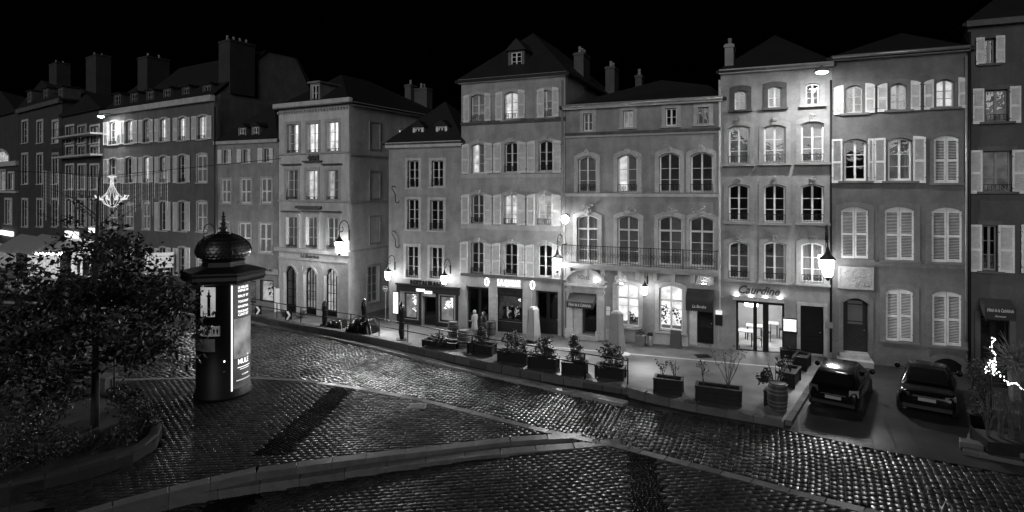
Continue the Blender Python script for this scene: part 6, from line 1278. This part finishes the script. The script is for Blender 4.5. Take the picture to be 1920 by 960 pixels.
m.build('arm', em('chandelier_arm_glow', .9), t); MB().tube([(-30, 5, 33 * s_ + 1.2), (0, 0, 31 * s_), (14, -5, 30 * s_ + 1.0)], .02, 4).build('cable', iron, t)
t = thing('light_curtain', 'faint curtain of hanging fairy light strings before the dark left houses', 'fairy lights', cp, 0); A_ = b0.world(b0.at(75, 320, -4)[0], -4, 0); rr = random.Random(44); cable = []
for i in range(60):
    px = 78 + i * 4; k, zt_ = b0.at(px, 318 + 14 * math.sin(i * .05), -5.0); q = b0.world(k, -5.0, zt_) - cp; cable.append(tuple(q)); ln = rr.uniform(2.4, 4.6) * (1 if px < 200 else .7)
    m = MB(); m.tube([tuple(q), (q.x, q.y, q.z - ln / 2), (q.x, q.y, q.z - ln)], .008, 3)
    for j in range(int(ln / .32)): m.lathe([(.0, -.03), (.026, 0), (.0, .03)], 4, (q.x, q.y, q.z - .1 - j * .32))
    m.build('light_string', em('fairy_glow_%d' % (i % 3), (.12, .25, .5)[i % 3]), t)
MB().tube(cable, .015, 4).build('cable', iron, t)
# ------------------------------------------------------------------ planted corner at the right
cor = struct('planted_corner_steps'); RB = [gp(x, y, lambda x: -.12) for x, y in ((1806, 852), (1920, 875), (2060, 905))]
for i, (dz, off) in enumerate(((.13, 0), (.27, .32))): stones_along('step_stone', [v + Vector((.18, .46, 0)).normalized() * off for v in RB], .36, lambda x: -.5, lambda x, dz=dz: -.12 + dz, 1.4, kerbm, cor, side=1)
q0, q1 = gp(1806, 852, lambda x: -.12), gp(1830, 765, lambda x: -.12); stones_along('edge_stone', [q1, q0], .38, lambda x: -.5, lambda x: .01, .8, kerbm, cor, side=1)
m = MB(); P = [RB[0] + Vector((.35, .5, 0)), RB[2] + Vector((.3, .5, 0)), Vector((27, 23, 0)), Vector((19.6, 24.6, 0)), q1 + Vector((.4, 0, 0))]; m.slab([(v.x, v.y) for v in P], -.5, .0); tag(m.build('corner_terrace', asph), kind='structure')
p = gp(1838, 806, lambda x: 0); t = thing('potted_column_shrub', 'tall narrow shrub in a dark pot right of the saloon car', 'shrub', (p.x, p.y, .004)); MB().lathe([(.22, 0), (.32, .5), (.34, .55), (.28, .55)], 14).build('pot', black, t, True); m = MB(); rr = random.Random(50)
for k in range(26): foliage_mb(m, (rr.gauss(0, .08), rr.gauss(0, .08), .6 + 1.75 * k / 26), .3, 34, .12, (1, 1, .6), rr)
m.build('foliage', pm('pale_conifer', .03, .7, .3, 4, .1), t)
p0 = gp(1852, 852, lambda x: 0); bd = thing('raised_bed', 'dark raised bed of reeds at the lower right corner', 'planter', (p0.x, p0.y, .004), -.3); MB().box(0, 4, 0, .06, 0, .38).build('plank', wood_dk, bd); MB().box(0, .06, .062, 1.2, 0, .38).build('plank', wood_dk, bd); MB().box(.06, 4, .07, 1.2, .0, .32).build('soil', soil, bd)
rr = random.Random(51)
for i in range(9):
    x, y = .3 + .28 * i + rr.uniform(-.1, .1), rr.uniform(.3, .9); m = MB(); wp = bd.location + Vector((x * math.cos(-.3) - y * math.sin(-.3), x * math.sin(-.3) + y * math.cos(-.3), .31))
    for j in range(16):
        a = rr.uniform(0, 6.28); h = rr.uniform(.8, 1.45); b = rr.uniform(.1, .4); r0 = .012; P = [(rr.uniform(-.06, .06), rr.uniform(-.06, .06), 0), (b * .4 * math.cos(a), b * .4 * math.sin(a), h * .7), (b * math.cos(a), b * math.sin(a), h), (b * 1.7 * math.cos(a), b * 1.7 * math.sin(a), h - .12)]; m.tube(P, [r0, .01, .008, .002], 3)
    tag(m.build('reed_clump', pm('reed', .07, .6, .3, 4, .1), None, loc=tuple(wp)), 'reed clump in the lower right raised bed, %s from the left' % ('first', 'second', 'third', 'fourth', 'fifth', 'sixth', 'seventh', 'eighth', 'ninth')[i], 'reeds', 'reeds in the raised bed')
for px, py, lab in ((1868, 792, 'rattan bistro chair left among the reeds'), (1908, 800, 'rattan bistro chair at the right edge')):
    p = gp(px, py, lambda x: 0); t = thing('bistro_chair', lab, 'chair', (p.x, p.y, .004), 2.6, 'rattan chairs at the right corner'); m_ = pm('rattan', .07, .6, .3, 12, .3, 60); MB().lathe([(.21, .43), (.22, .45), (.21, .47)], 14).build('seat', m_, t)
    for x in (-.16, .16):
        for y in (-.16, .16): MB().tube([(x * 1.15, y * 1.15, 0), (x, y, .25), (x, y, .44)], .018, 6).build('leg', m_, t)
    bk = MB(); bk.tube([(.22 * math.cos(q), .2 + .02 * math.sin(q), .46 + .5 * math.sin(q) ** .6 if math.sin(q) > 0 else .46) for q in [math.pi * i / 12 for i in range(13)]], .02, 6)
    for i in range(7): x = -.15 + .05 * i; bk.tube([(x, .2, .47), (x, .215, .7), (x, .22, .46 + .5 * math.sqrt(max(0, 1 - (x / .22) ** 2)) ** .6)], .009, 4)
    bk.build('backrest', m_, t)
p = gp(1902, 752, lambda x: 0); t = thing('pollarded_tree', 'stout pollarded tree with bare twigs at the right edge', 'tree', (p.x, p.y, 0)); m = MB(); rr = random.Random(52); ol = pm('pale_bark', .11, .8, .3, 6, .4, 25)
m.tube([(0, 0, 0), (.03, 0, .5), (0, .02, 1.0), (.05, 0, 1.5)], [.22, .19, .2, .26], 9)
for i in range(75):
    a = rr.uniform(0, 6.28); el = rr.uniform(-.3, 1.4); d = Vector((math.cos(a) * math.cos(el), math.sin(a) * math.cos(el), math.sin(el))); b = Vector((.05, 0, 1.45)) + d * .2; ln = rr.uniform(.3, .65); k = Vector((rr.gauss(0, .2), rr.gauss(0, .2), rr.gauss(0, .2)))
    m.tube([b, b + d * ln * .5 + k * .5, b + d * ln + k], [.035, .022, .008], 5)
    for j in range(2): b2 = b + d * ln * .6 + k * .5; d2 = (d + Vector((rr.gauss(0, .6), rr.gauss(0, .6), rr.gauss(.2, .5)))).normalized(); m.tube([b2, b2 + d2 * .2, b2 + d2 * .4], [.014, .01, .004], 4)
m.build('trunk', ol, t)
# fairy lights wound on a stake, then sagging to the tree
p = gp(1858, 812, lambda x: 0); s_ = p.y / F; t = thing('fairy_light_string', 'bright fairy light string on a thin stake at the right edge', 'fairy lights', (p.x, p.y, 0)); zz = lambda py: HC - (py - YH) * s_
MB().tube([(0, 0, 0), (0, 0, 1), (0, 0, zz(640))], .02, 6).build('stake', iron, t)
path = [(8, 633), (6, 645), (5, 655), (7, 665), (4, 672), (2, 680), (-4, 676), (-5, 690), (-4, 700), (2, 690), (4, 682), (0, 692), (1, 700), (5, 684), (9, 690), (12, 697), (18, 705), (22, 712), (28, 718), (34, 722), (42, 722), (50, 720), (55, 726), (62, 730), (75, 728), (95, 732)]
pts = [Vector((x * s_, .12 * math.sin(i), zz(y))) for i, (x, y) in enumerate(path)]; m = MB(); MB().tube(pts, .006, 4).build('wire', iron, t); rr = random.Random(53)
for a, b in zip(pts, pts[1:]):
    n = max(3, int((b - a).length / .035))
    for i in range(n): q = a.lerp(b, i / n) + Vector((rr.gauss(0, .025), rr.gauss(0, .03), rr.gauss(0, .025))); m.lathe([(.002, -.02), (.019, 0), (.002, .02)], 5, tuple(q))
tag(m.build('bulb', em('bulb_glow', 9), t), kind='stuff')
p = gp(1880, 745, lambda x: 0); t = thing('slatted_bench', 'dark slatted bench end beside the fairy lights', 'bench', (p.x, p.y, .004), -.4)
for i in range(5): MB().box(-.55, .55, .2, .23, .5 + i * .1, .57 + i * .1).build('slat', wood_dk, t)
for i in range(4): MB().box(-.55, .55, -.2 + i * .1, -.12 + i * .1, .42, .45).build('slat', wood_dk, t)
for x in (-.5, .5): MB().box(x - .03, x + .03, -.2, .195, 0, .415).box(x - .03, x + .03, .235, .28, 0, 1.0).build('leg', iron, t)
# metal hoop at the lower right edge of the square
p = Vector((9.63, 13.0, 0)); t = thing('metal_hoop', 'thin pentagonal metal hoop at the bottom edge on the right', 'hoop barrier', (p.x, p.y, zs(p.x)), 0); hh = HC - (937 - YH) * 13 / F - zs(p.x)
MB().tube([(-.11, 0, 0), (-.11, 0, hh - .2), (0, 0, hh), (.12, 0, hh - .16), (.12, 0, hh - .3), (.12, 0, 0)], .018, 6).build('frame', zinc, t)
# far cafe: bulbs under the awnings
t = thing('cafe_bulb_string', 'string of round bulbs under the far left cafe awning', 'fairy lights', bC.world(0, 0, 0)); m = MB()
for i in range(26):
    k, z = bC.at(56 + i * 2.4, 474 + (i * 37 % 5), -2.2); q = bC.world(k, -2.2, z) - Vector(t.location); m.lathe([(.01, -.07), (.07, 0), (.01, .07)], 6, tuple(q))
m.build('bulb', em('bulb_glow', 9), t)
